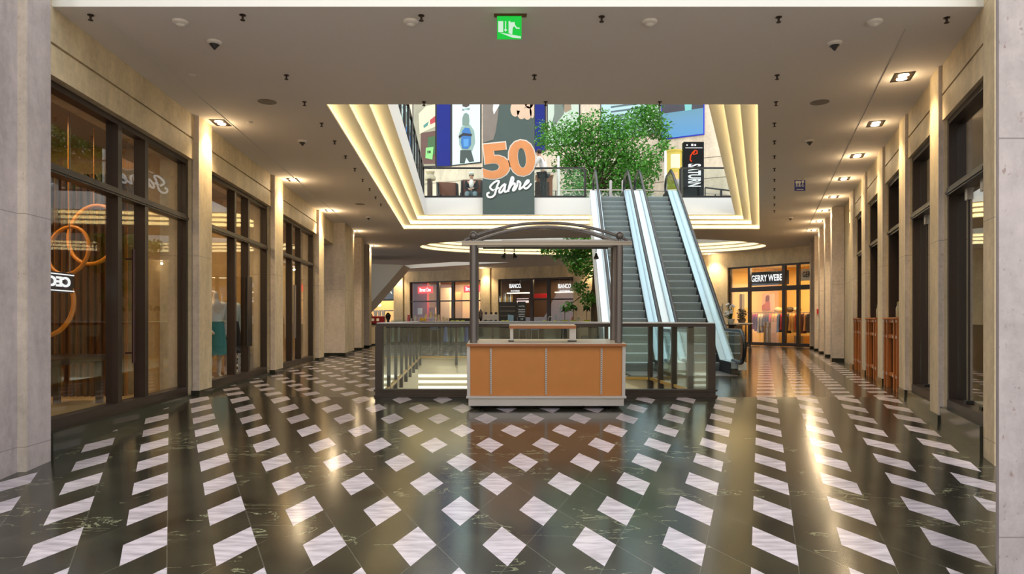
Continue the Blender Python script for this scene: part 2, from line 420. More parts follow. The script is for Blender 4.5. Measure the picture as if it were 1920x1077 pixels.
for wl, o in ((WLf, .42), (WRt, .62)):
    u1, u2 = wl.u(7.1), wl.u(26); q = [wl.pt(u, -o+s, ZC-.004) for u, s in ((u1, 0), (u2, 0), (u2, .014), (u1, .014))]
    mb.extr(q, (0, 0, -.006))
solid('trim_2', mb, M['ceil'], 'thin joint strips along the ceiling edges', 'ceiling joint', kind='structure')

# stepped coves with hidden light strips
def cove(nm, ring, lab, n=3, step=.25, rise=.125, mat=None, cmat=None):
    root = empty(nm, (0, 0, 0), lab, 'cove', kind='structure')
    mb = MB()
    for k in range(n):
        z0 = ZC+rise*k; z1 = z0+rise
        i0 = step*k
        mb.band(ring(i0), z0, ring(i0), z0+.028)                  # lip
        mb.band(ring(i0), z0+.028, ring(i0-.03), z0+.028)
        mb.band(ring(i0-.03), z0+.028, ring(i0-.03), z0+.012)
        mb.band(ring(i0-.03), z0+.012, ring(i0-.22), z0+.012)     # ledge
        mb.band(ring(i0-.22), z0+.012, ring(i0-.22), z1)          # back
        mb.band(ring(i0-.22), z1, ring(i0+step), z1)              # soffit
    part('cove_steps', mb, cmat or M['cove'], root)
    sb = MB()
    for k in range(n):
        z0 = ZC+rise*k; i0 = step*k
        a, b = ring(i0-.15), ring(i0-.12)
        sb.band(a, z0+.04, b, z0+.04); sb.band(a, z0+.02, a, z0+.04); sb.band(b, z0+.02, b, z0+.04)
    part('light_strip', sb, mat or M['strip'], root)
    z0 = ZC+rise*n
    fb = MB(); fb.band(ring(step*n), z0, ring(step*n), ZU+.02)
    part('fascia', fb, M['white'], root)
    return root
cove('trim_3', lambda d: inset(ATR, d), 'stepped cream cove with warm light around the atrium opening')
cove('trim_4', lambda d: ell(d), 'oval stepped cove with pale light around the tree opening', mat=M['stripw'])
mb = MB(); mb.band(SLV, ZC, SLV, ZU)
solid('trim_5', mb, M['white'], 'white edge of the narrow ceiling opening beyond the cafe counter', 'fascia', kind='structure')

# ------------------------------------------------------------------ shop fronts
WN = [0]
def storefront(wl, u1, u2, mull, label, z0=.03, zt=(2.63, 2.72), z1=3.56, v=.09, handle=None, vd=.13, glassmat=None, bottom=.12, fm=None, lowtrans=True):
    WN[0] += 1
    fm = fm or M['frame']; um = (u1+u2)/2
    root = empty('window_%d' % WN[0], wl.pt(um, v, z0), label, 'shop window', kind='structure')
    f = MB(); w = .07
    wl.box(f, u1, u1+w, v, v+vd, z0, z1); wl.box(f, u2-w, u2, v, v+vd, z0, z1)
    wl.box(f, u1+w, u2-w, v, v+vd, z1-w, z1); wl.box(f, u1+w, u2-w, v-.02, v+vd, z0, z0+bottom)
    part('frame', f, fm, root)
    for a, b in mull:
        g = MB(); wl.box(g, a, b, v-.01, v+vd, z0+bottom, z1-w); part('mullion', g, fm, root)
    if zt:
        g = MB(); wl.box(g, u1+w, u2-w, v-.025, v+vd*.8, zt[0], zt[1]); wl.box(g, u1+w, u2-w, v-.04, v-.025, zt[0]+.02, zt[0]+.05)
        part('transom', g, fm, root)
    g = MB(); wl.box(g, u1+w, u2-w, v+vd*.45, v+vd*.45+.008, z0+bottom, z1-w); part('pane', g, glassmat or M['glass'], root)
    return root
def shell(wl, u1, u2, v1, v2, z0, z1, wallmat, lab, floormat=None, ceilmat=None):
    b = MB(); t = .06
    wl.box(b, u1, u2, v2, v2+t, z0, z1); wl.box(b, u1-t, u1, v1, v2+t, z0, z1); wl.box(b, u2, u2+t, v1, v2+t, z0, z1)
    solid('wall_shop', b, wallmat, lab+' walls', 'wall', kind='structure')
    b = MB(); wl.box(b, u1-t, u2+t, v1, v2+t, z1, z1+t)
    solid('ceiling', b, ceilmat or M['white'], lab+' ceiling', 'ceiling', kind='structure')
    b = MB(); wl.box(b, u1-t, u2+t, v1-.05, v2+t, z0-.08, z0)
    solid('floor', b, floormat or M['dkwood'], lab+' floor', 'floor', kind='structure')
def shoplight(p, power, col=(1, .74, .42), size=.8):
    l = bpy.data.lights.new('shop_lamp', 'AREA'); l.energy = power; l.color = col; l.size = size; l.shape = 'DISK'
    o = bpy.data.objects.new('shop_lamp', l); COL.objects.link(o); o.location = p

mb = MB().box(-40, 40, -39, -38, -1.5, 15)  # unseen wall added so the glass mirrors less bright sky
solid('wall_blocker', mb, M['stone'], 'unseen stone wall added behind the camera to darken what the glass reflects', 'wall', kind='structure')
UL, UR = WLf.u, WRt.u
# ---- wall with the long glass shop fronts
mb = MB()
Z1, ZJ, ZT = 3.56, 3.87, ZC+.02
Ls = [(6.3, 6.80), (10.46, 11.01), (14.76, 15.44), (19.4, 20.1)]
bays = [(6.80, 10.46), (11.01, 14.76), (15.44, 19.4)]
WLf.box(mb, UL(6.3), UL(20.1), .0, .5, Z1, ZJ-.014); WLf.box(mb, UL(6.3), UL(20.1), .03, .5, ZJ-.014, ZJ+.014); WLf.box(mb, UL(6.3), UL(20.1), .0, .5, ZJ+.014, ZT+.3)
for a, b in Ls: WLf.box(mb, UL(a), UL(b), .02, .5, -.6, Z1)
solid('wall_left', mb, M['stone'], 'beige stone lintel band above the long glass shop fronts', 'wall', kind='structure')
def pillar(wl, a, b, pr, z0, z1, label, grp, matf=None, back=.04):
    """a stone pier: its camera side is the pitted edge of the slab"""
    root = empty('pillar', wl.pt((wl.u(a)+wl.u(b))/2, 0, z0), label, 'pillar', grp, 'structure')
    m1 = MB(); wl.box(m1, wl.u(a)+.03, wl.u(b), -pr, back, z0+.1, z1); part('shaft', m1, matf or M['stone'], root)
    m2 = MB(); wl.box(m2, wl.u(a), wl.u(a)+.03, -pr, back, z0+.1, z1); part('edge', m2, M['travertine'], root)
    m3 = MB(); wl.box(m3, wl.u(a)-.012, wl.u(b)+.012, -pr-.012, back, z0-.2, z0+.1); part('base', m3, M['plinth'], root)
    return root
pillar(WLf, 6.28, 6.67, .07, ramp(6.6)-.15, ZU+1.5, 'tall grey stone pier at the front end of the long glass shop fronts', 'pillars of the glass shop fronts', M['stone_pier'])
for i, (a, b) in enumerate(Ls[1:]):
    pillar(WLf, a, b, .07, ramp(a)-.02, ZC, 'beige stone pillar, %s one past the front pier along the long glass shop fronts' % ORD[i], 'pillars of the glass shop fronts')
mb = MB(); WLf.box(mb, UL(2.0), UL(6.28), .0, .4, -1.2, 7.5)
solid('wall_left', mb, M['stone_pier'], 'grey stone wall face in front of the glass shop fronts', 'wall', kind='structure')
# dark plinth below the shop fronts, it grows as the ramp falls
for k, (a, b) in enumerate(bays):
    mb = MB(); WLf.box(mb, UL(a), UL(b), -.02, .3, -.6, .035)
    solid('baseboard_left', mb, M['plinth'], 'dark stone plinth under the %s glass shop front' % ORD[k], 'plinth', kind='structure')
storefront(WLf, UL(6.80), UL(10.46), [(UL(8.30), UL(8.40)), (UL(9.01), UL(9.11))], 'tall bronze framed shop window nearest the camera, orange ring decor inside')
storefront(WLf, UL(11.01), UL(14.76), [(UL(12.60), UL(12.70)), (UL(13.40), UL(13.50))], 'bronze framed shop window with mannequins standing inside')
storefront(WLf, UL(15.44), UL(19.4), [(UL(16.87), UL(16.97)), (UL(17.8), UL(17.9))], 'bronze framed shop window third along, before the stone passage wall')
wk = stone('warm shop plaster', rgb(206, 170, 112), joint=False)
shell(WLf, UL(6.75), UL(10.6), .3, 3.4, .02, 3.75, wk, 'orange shop', M['warmwall'], mat('taupe_ceiling', 150, 130, 108))
shell(WLf, UL(10.9), UL(15.0), .3, 3.4, .02, 3.75, wk, 'mannequin shop', mat('brown_floor', 104, 70, 48, .3), mat('taupe_ceiling', 150, 130, 108))
shell(WLf, UL(15.3), UL(19.6), .3, 3.4, .02, 3.75, wk, 'third shop', M['warmwall'], mat('taupe_ceiling', 150, 130, 108))
for d, pw in ((8.6, 36), (12.9, 70), (17.4, 60)): shoplight(WLf.pt(UL(d), 1.5, 3.7), pw)

# stone blocks beyond the passage
def block(a, b, pr, back, label):
    return pillar(WLf, a, b, pr, 0, ZC, label, 'stone blocks past the glass shop fronts', back=back)
block(22.0, 23.9, .36, 2.2, 'broad beige stone block facing the camera beyond the side passage')
block(26.0, 26.6, .32, .3, 'narrow stone pillar second past the side passage')
block(28.4, 29.1, .30, .3, 'narrow stone pillar last before the cafe')
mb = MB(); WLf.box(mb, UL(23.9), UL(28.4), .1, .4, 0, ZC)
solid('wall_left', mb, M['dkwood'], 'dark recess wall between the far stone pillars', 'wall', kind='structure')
mb = MB(); WLf.box(mb, UL(20.1), UL(22.0), .0, .5, 3.56, ZC)
solid('wall_left', mb, M['stone'], 'stone lintel over the side passage', 'wall', kind='structure')
mb = MB(); WLf.box(mb, UL(19.9), UL(22.2), 3.4, 3.6, 0, ZC)
solid('wall_left', mb, M['stone'], 'stone end wall of the side passage', 'wall', kind='structure')

# ---- gate wall
mb = MB()
WRt.box(mb, UR(6.83), UR(17.4), .0, .5, Z1, ZJ-.014); WRt.box(mb, UR(6.83), UR(17.4), .03, .5, ZJ-.014, ZJ+.014); WRt.box(mb, UR(6.83), UR(17.4), .0, .5, ZJ+.014, ZT+.3)
Rp = [(8.40, 8.83), (10.37, 10.84), (12.33, 12.86), (14.42, 14.94), (16.35, 16.9)]
for a, b in Rp: WRt.box(mb, UR(a-.03), UR(b+.03), .02, .6, -.5, Z1)
solid('wall_right', mb, M['stone'], 'beige stone lintel band above the wooden gates and glass doors', 'wall', kind='structure')
mb = MB(); WRt.box(mb, UR(6.5), UR(6.83), .0, 3, -1, 8)
solid('wall_right', mb, M['stone'], 'stone wall end at the front of the gate wall', 'wall', kind='structure')
for i, (a, b) in enumerate(Rp):
    pillar(WRt, a, b, .037, ramp(a)-.0, ZC, 'beige stone pillar, %s along the wall of glass doors and wooden gates' % ORD[i], 'pillars of the gate wall')
for i, a in enumerate([18.85, 20.9, 23.0, 25.2, 27.4]):
    pillar(WRt, a, a+.45, .26, 0, ZC, 'deep grey stone pier, %s one past the wooden gates' % ORD[i], 'deep piers past the gates', M['travertine'])
mb = MB(); WRt.box(mb, UR(17.2), UR(27.9), .05, .4, 0, ZC)
solid('wall_right', mb, M['stone'], 'stone wall behind the deep piers', 'wall', kind='structure')
for k, (a, b) in enumerate(((6.83, 8.37), (8.86, 10.34))):
    mb = MB(); WRt.box(mb, UR(a), UR(b), -.03, .5, -.7, .10)
    solid('baseboard_right', mb, M['plinth'], 'dark stone step below the %s glass door' % ORD[k], 'plinth', kind='structure')
for a, b, lab in ((6.83, 8.37, 'glass door front with dark frame at the front of the gate wall'), (8.86, 10.34, 'glass door front with dark frame beside the first wooden gate')):
    r = storefront(WRt, UR(a), UR(b), [], lab, z0=.10, v=.05, vd=.20, bottom=.10, glassmat=M['dglass'])
    for q in (.3, .66):
        u = UR(a)+(UR(b)-UR(a))*q
        g = MB(); WRt.box(g, u-.006, u+.006, .13, .15, .2, 2.63); part('door_joint', g, M['frame'], r)
        g = MB(); WRt.box(g, u-.05, u+.05, .10, .19, .10, .24); part('door_shoe', g, M['black'], r)
        g = MB(); WRt.box(g, u-.05, u+.05, .11, .18, 2.50, 2.63); part('door_clamp', g, M['steel'], r)
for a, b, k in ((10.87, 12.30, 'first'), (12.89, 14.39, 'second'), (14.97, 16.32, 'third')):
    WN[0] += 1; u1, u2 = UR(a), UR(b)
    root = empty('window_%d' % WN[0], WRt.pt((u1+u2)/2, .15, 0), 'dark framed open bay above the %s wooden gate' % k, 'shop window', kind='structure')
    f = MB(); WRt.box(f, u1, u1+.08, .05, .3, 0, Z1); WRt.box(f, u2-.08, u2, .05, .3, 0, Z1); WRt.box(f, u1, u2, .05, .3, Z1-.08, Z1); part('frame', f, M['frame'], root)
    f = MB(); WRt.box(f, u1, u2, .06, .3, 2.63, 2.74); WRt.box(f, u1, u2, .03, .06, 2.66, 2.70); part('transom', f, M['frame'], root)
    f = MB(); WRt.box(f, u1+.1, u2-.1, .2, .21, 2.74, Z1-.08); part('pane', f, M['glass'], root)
shell(WRt, UR(6.8), UR(10.8), .5, 3.5, .08, 3.75, mat('taupe_wall', 186, 166, 140), 'glass door shop', mat('grey_floor', 90, 86, 80, .3), mat('taupe_ceiling', 150, 130, 108))
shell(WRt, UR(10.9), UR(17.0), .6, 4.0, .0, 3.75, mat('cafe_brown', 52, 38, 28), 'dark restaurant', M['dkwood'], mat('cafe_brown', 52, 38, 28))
shoplight(WRt.pt(UR(8.6), 1.8, 3.7), 60); shoplight(WRt.pt(UR(14), 2, 3.7), 6)
# near column that closes the picture on the gate side
root = empty('pillar', (3.0, 3.9, -.6), 'large pitted travertine column very close to the camera', 'pillar', None, 'structure')
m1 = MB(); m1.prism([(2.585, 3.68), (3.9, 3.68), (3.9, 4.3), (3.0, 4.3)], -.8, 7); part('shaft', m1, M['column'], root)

# ---- curved back wall of the rotunda with its shops
B1 = Wall((-15.0, 40.78+.547*15), (3.44, 38.9), 1); B2 = Wall((3.44, 38.9), (9, 33.4), 1); B3 = Wall((9, 33.4), (14.2, 26.27), 1)
mb = MB()
def seg(wl, open_, z1=3.56):
    wl.box(mb, 0, wl.len, 0, .4, z1, ZC)
    u = 0
    for a, b in open_:
        wl.box(mb, u, a, 0, .4, 0, z1); u = b
    wl.box(mb, u, wl.len, 0, .4, 0, z1)
zara = (B1.ux(600), B1.ux(738)); red_ = (B1.ux(768), B1.ux(901)); bia = (B1.ux(934), B1.ux(1091)); drk = (B2.ux(1285), B2.ux(1320)); ger = (B3.ux(1364), B3.ux(1532))
seg(B1, [zara, red_, bia]); seg(B2, [drk]); seg(B3, [ger])
solid('wall_back', mb, M['stone'], 'curved beige stone wall of shops at the far end', 'wall', kind='structure')
def pil2(wl, xa, xb, lab):
    a, b = wl.ux(xa), wl.ux(xb); root = empty('pillar', wl.pt((a+b)/2, 0, 0), lab, 'pillar', 'pillars of the far shops', 'structure')
    m1 = MB(); wl.box(m1, a, b, -.1, .02, .1, ZC); part('shaft', m1, M['stone'], root)
    m1 = MB(); wl.box(m1, a-.02, b+.02, -.12, .02, 0, .1); part('base', m1, M['plinth'], root)
    p = wl.pt((a+b)/2, -.55, ZC-.06)
    return p
wash = [pil2(B1, 744, 757, 'stone pillar between the black shop sign and the red shop'), pil2(B1, 905, 920, 'stone pillar between the red shop and the dark shoe shop'),
        pil2(B1, 1105, 1128, 'stone pillar behind the tree trunk'), pil2(B2, 1330, 1352, 'stone pillar beside the warm lit fashion shop')]
Z0 = PZ(0, 1)
storefront(B1, zara[0], zara[1], [], 'far shop window under the black sign', zt=(2.4, 2.5))
storefront(B1, red_[0], red_[1], [(B1.ux(817), B1.ux(822)), (B1.ux(845), B1.ux(850))], 'far shop window with red signs', zt=(2.28, 2.36))
storefront(B1, bia[0], bia[1], [(B1.ux(993), B1.ux(998)), (B1.ux(1024), B1.ux(1030))], 'dark far shop window of the shoe shop', zt=(2.28, 2.36))
storefront(B2, drk[0], drk[1], [], 'narrow dark shop window behind the escalators')
storefront(B3, ger[0], ger[1], [(B3.ux(1400), B3.ux(1404)), (B3.ux(1464), B3.ux(1470)), (B3.ux(1491), B3.ux(1496))], 'warm lit fashion shop window at the end of the gate wall', zt=(2.42, 2.62))
shell(B1, zara[0]-.3, zara[1]+.3, .45, 3.2, 0, 3.7, mat('zara_wall', 226, 186, 110), 'black sign shop', M['warmwall'])
shell(B1, red_[0]-.3, red_[1]+.3, .45, 3.2, 0, 3.7, mat('sand_wall', 196, 164, 124), 'red sign shop', M['warmwall'])
shell(B1, bia[0]-.3, bia[1]+.3, .45, 3.2, 0, 3.7, mat('umber_wall', 84, 58, 40), 'shoe shop', M['dkwood'], M['dkwood'])
shell(B2, drk[0]-.3, drk[1]+.3, .45, 3.2, 0, 3.7, M['dkwood'], 'narrow shop')
shell(B3, ger[0]-.2, ger[1]-.02, .45, 4.0, 0, 3.7, mat('honey_wall', 236, 196, 122), 'fashion shop', mat('honey_floor', 150, 96, 50, .25))
for wl, g, p in ((B1, zara, 220), (B1, red_, 200), (B1, bia, 110), (B3, ger, 240)):
    shoplight(wl.pt((g[0]+g[1])/2, 1.6, 3.6), p, size=1.6)

# ---- upper gallery
UP = Wall((-15, 34+.45*15), (20, 34-.45*20), 1)
mb = MB(); UP.box(mb, 0, UP.len, 0, .4, ZU, 17)
solid('wall_upper', mb, M['upstone'], 'pale stone wall of the upper gallery behind the posters', 'wall', kind='structure')
mb = MB(); g = M['dkwood']
for z in (6.4, 7.3, 8.2):
    UP.box(mb, 0, UP.len, -.006, .0, z, z+.025)
solid('trim_6', mb, mat('joint_grey', 120, 108, 92), 'horizontal stone joints of the upper wall', 'wall joint', kind='structure')
#PART3
# ------------------------------------------------------------------ stairwell below the railing
mb = MB(); hp = HOLE
for i in range(len(hp)):
    a, b = hp[i], hp[(i+1) % len(hp)]
    mb.add([(a[0], a[1], -1.3 if i != 4 else -.5), (b[0], b[1], -1.3 if i != 4 else -.5), (b[0], b[1], -.001), (a[0], a[1], -.001)], [(0, 1, 2, 3)])
solid('wall_well', mb, M['cream'], 'cream inner faces of the floor opening', 'wall', kind='structure')
root = empty('trim_7', (-.4, 21.6, -1.2), 'bands of light under the far edge of the floor opening', 'cove', kind='structure')
mb = MB(); lb = MB()
for k in range(3):
    y, z = 21.4+.22*k, -.5-.2*k
    mb.box(-3.1-.02*k, 2.2, y, y+.24, z-.02, z)
    mb.box(-3.1-.02*k, 2.2, y+.2, y+.24, z-.2, z)
    lb.box(-3.0, 2.1, y+.13, y+.19, z-.13, z-.06)
part('cove_steps', mb, M['cove'], root); part('light_strip', lb, M['stripl'], root)
mb = MB(); mb.box(-5, 5, 22.3, 22.4, -5.0, -1.0)
solid('wall_lower', mb, M['warmwall'], 'warm lit wall of the floor below', 'wall', kind='structure')
mb = MB(); mb.box(-7, 7, 8.5, 22.3, -5.1, -5.0)
solid('floor', mb, mat('lower_floor', 214, 204, 180, .3), 'pale floor of the storey below', 'floor', kind='structure')
mb = MB(); mb.box(-7.1, -7, 8.5, 22.4, -5, -1.3); mb.box(7, 7.1, 8.5, 22.4, -5, -1.3); mb.box(-7, 7, 8.4, 8.5, -5, -1.3)
solid('wall_lower', mb, M['cream'], 'cream side walls of the storey below', 'wall', kind='structure')

# ------------------------------------------------------------------ railing around the opening
rail = empty('railing', (.5, 10.3, 0), 'dark bronze and glass railing around the floor opening behind the wooden kiosk', 'railing')
def rpath(pts, z, w, h, mb, closed=False):
    """rectangular bar along a polyline at level z (bottom), mitred"""
    n = len(pts); L_, R_ = [], []
    for i in range(n):
        p = Vector(pts[i])
        e1 = (p-Vector(pts[i-1])).normalized() if (i > 0 or closed) else None
        e2 = (Vector(pts[(i+1) % n])-p).normalized() if (i < n-1 or closed) else None
        e1 = e1 or e2; e2 = e2 or e1
        n1 = Vector((-e1.y, e1.x)); n2 = Vector((-e2.y, e2.x)); k = (w/2)/(1+n1.dot(n2)); o = (n1+n2)*k
        L_.append(p+o); R_.append(p-o)
    for i in range(n if closed else n-1):
        j = (i+1) % n; q = [R_[i], R_[j], L_[j], L_[i]]
        mb.hexa([(a.x, a.y, z) for a in q]+[(a.x, a.y, z+h) for a in q])
RP = [(-1.98, 10.36), (2.97, 10.36), (2.70, 13.54), (1.86, 13.66), (1.64, 21.34), (-2.83, 21.34)]
t = MB(); rpath(RP, 1.045, .10, .05, t, True); part('top_rail', t, M['railp'], rail)
t = MB(); rpath(RP, 1.095, .07, .012, t, True); part('hand_strip', t, M['paper'], rail, label='pale metal strip on the top rail')
t = MB(); rpath(RP[:2], 0.0, .10, .115, t)
t.box(-2.05, 3.05, 10.285, 10.31, .0, .03); t.box(-2.05, 3.05, 10.285, 10.31, .085, .115); part('base_rail', t, M['railp'], rail)
t = MB(); rpath(RP[1:]+RP[:1], -.02, .06, .05, t); part('base_strip', t, mat('brass', 190, 152, 78, .35, metal=.5), rail, label='brass coloured base strip')
t = MB(); rpath(RP, .03, .012, 1.0, t, True); part('glass_pane', t, M['rglass'], rail)
def lerp(a, b, f): return (a[0]+(b[0]-a[0])*f, a[1]+(b[1]-a[1])*f)
posts = [(RP[0], .11), (RP[1], .11)]
for f in (.28, .54, .79, 1.): posts.append((lerp(RP[1], RP[2], f), .09))
for f in (.12, .24, .36, .48, .60, .72, .84, 1.): posts.append((lerp(RP[0], RP[5], f), .07))
for f in (.25, .5, .75, 1): posts.append((lerp(RP[5], RP[4], f), .07))
for f in (0, .3, .65): posts.append((lerp(RP[3], RP[4], f), .07))
for p, w in posts:
    t = MB(); t.box(p[0]-w/2, p[0]+w/2, p[1]-w/2, p[1]+w/2, -.25 if w < .1 else 0, 1.045); part('post', t, M['railp'], rail)

# ------------------------------------------------------------------ market kiosk on the ramp
KX, KY = .46, 9.36
kio = empty('market_kiosk', (KX, KY, ramp(KY)), 'wooden market kiosk with grey tube arch standing in front of the glass railing', 'kiosk')
kio.rotation_euler = (math.atan(SLOPE), 0, 0)
def kp(name, mb, m, parent=None, **k): return part(name, mb, m, parent or kio, local=True, **k)
DEP = .66
t = MB(); t.box(-1.03, 1.03, .02, DEP-.02, .175, .845); body = kp('counter_body', t, M['wood'])
for x in (-.745, 0., .745):
    t = MB(); t.box(x-.011, x+.011, .006, .022, .20, .815)
    s = kp('slotted_strip', t, M['alu'], body, label='silver slotted hanging strip')
    d = MB()
    for i in range(22): d.box(x-.004, x+.004, .003, .0065, .212+i*.0275, .226+i*.0275)
    kp('slot_pattern', d, M['black'], s)
for x in (-1.045, 1.045):
    for y in (.02, DEP-.02):
        t = MB(); t.box(x-.022, x+.022, y-.02, y+.02, .165, .85); kp('corner_profile', t, M['alu'], bevel=.004)
t = MB(); t.box(-1.065, 1.065, -.03, DEP+.03, .857, .89); top = kp('counter_top', t, M['woodtop'], bevel=.006)
t = MB(); t.box(-1.07, 1.07, -.045, -.03, .85, .885); kp('front_edge', t, M['woodedge'], bevel=.005, label='reddish beech front edge')
t = MB(); t.box(-1.045, 1.045, -.03, DEP+.03, .045, .155); t.box(-1.075, 1.075, -.055, DEP+.05, .150, .178); kp('base', t, M['alu'], bevel=.004)
for x in (-.88, .86):
    for y in (.10, DEP-.1):
        t = MB(); t.tube([(x-.018, y, .028), (x+.018, y, .028)], .028, 14); c = kp('caster', t, M['rubber'], smooth=True)
        t = MB(); t.box(x-.03, x+.03, y-.03, y+.03, .04, .05); t.box(x-.026, x-.02, y-.015, y+.015, .02, .045); t.box(x+.02, x+.026, y-.015, y+.015, .02, .045); kp('caster_fork', t, M['black'], c)
t = MB(); t.tube([(-.45, .2, .05), (-.4, .12, .012), (-.1, .06, .006), (.2, .1, .006), (.52, .14, .02), (.56, .16, .05)], .006, 6); kp('cable', t, M['rubber'])
for x in (-.98, .98):
    for y in (.07, DEP-.13):
        t = MB(); t.tube([(x, y, .885), (x, y, 2.2)], .05, 20); p = kp('post', t, M['post'], smooth=True)
        d = MB()
        for i in range(44): d.box(x+(.0495 if y > .2 else .044), x+(.051 if y > .2 else .0475), y-.006-(.0 if y > .2 else .026), y+.006-(.0 if y > .2 else .026), .95+i*.027, .964+i*.027)
        kp('slot_pattern', d, M['black'], p)
    t = MB(); t.sphere((x, .07, 2.335), .055, 20); kp('ball_finial', t, M['post'], smooth=True)
    t = MB(); t.tube([(x, .07, 2.2), (x, .07, 2.3)], .022, 12); kp('finial_neck', t, M['post'], smooth=True)
t = MB(); t.box(-1.13, 1.14, .02, .12, 2.20, 2.255); t.box(-1.13, 1.14, .015, .125, 2.243, 2.262); kp('front_beam', t, M['steel'], bevel=.004)
t = MB(); t.box(-1.0, 1.0, DEP-.17, DEP-.09, 2.19, 2.25); kp('rear_beam', t, M['steel'])
for x in (-.98, .98):
    t = MB(); t.box(x-.03, x+.03, .12, DEP-.17, 2.20, 2.25); kp('side_beam', t, M['steel'])
t = MB(); t.box(-.60, .98, .14, DEP-.12, 2.255, 2.285); kp('roof_panel', t, M['alu'])
t = MB(); t.box(-.86, .86, .30, .335, 2.165, 2.19); trk = kp('light_track', t, M['black'])
def arc(x0, x1, z0, z1, y, n=28):
    # circular arc through both ends
    hw, hh = (x1-x0)/2, z1-z0; R = (hw*hw+hh*hh)/(2*hh); cx, cz = (x0+x1)/2, z1-R; a = math.asin(hw/R)
    return [(cx+R*math.sin(-a+2*a*i/n), y, cz+R*math.cos(-a+2*a*i/n)) for i in range(n+1)]
t = MB(); t.tube(arc(-1.10, 1.10, 2.27, 2.505, .075), .020, 12); kp('arch_tube', t, M['post'], smooth=True)
t = MB(); t.tube(arc(-1.02, 1.02, 2.25, 2.475, DEP-.13), .020, 12); kp('arch_tube', t, M['post'], smooth=True)
t = MB(); t.tube(arc(-.95, .95, 2.27, 2.46, .075), .011, 10); kp('arch_tube', t, M['steel'], smooth=True)
for x, tw in ((-.56, -.6), (-.43, .35), (.70, .0)):
    t = MB(); t.tube([(x, .317, 2.165), (x, .317, 2.12)], .007, 8); s = kp('track_spot', t, M['black'])
    h = Vector((math.sin(tw)*.5, -.25, -.8)).normalized(); c = Vector((x, .317, 2.10))
    t = MB(); t.tube([c-h*.01, c+h*.02, c+h*.055, c+h*.07], [.012, .018, .034, .036], 14); kp('lamp_head', t, M['black'], s, smooth=True)
t = MB(); t.box(-.50, .42, .22, .50, 1.075, 1.115); sh = kp('serving_shelf', t, M['woodtop'], bevel=.006)
t = MB(); t.box(-.50, .42, .205, .22, 1.073, 1.113); kp('shelf_edge', t, M['woodedge'], sh)
for x in (-.465, .355, .40):
    t = MB(); t.box(x-.022, x+.022, .26, .30, .89, 1.075); l = kp('shelf_leg', t, M['alu'], sh)
    t = MB(); t.box(x-.045, x+.03, .24, .32, .89, .905); kp('clamp', t, M['black'], l)

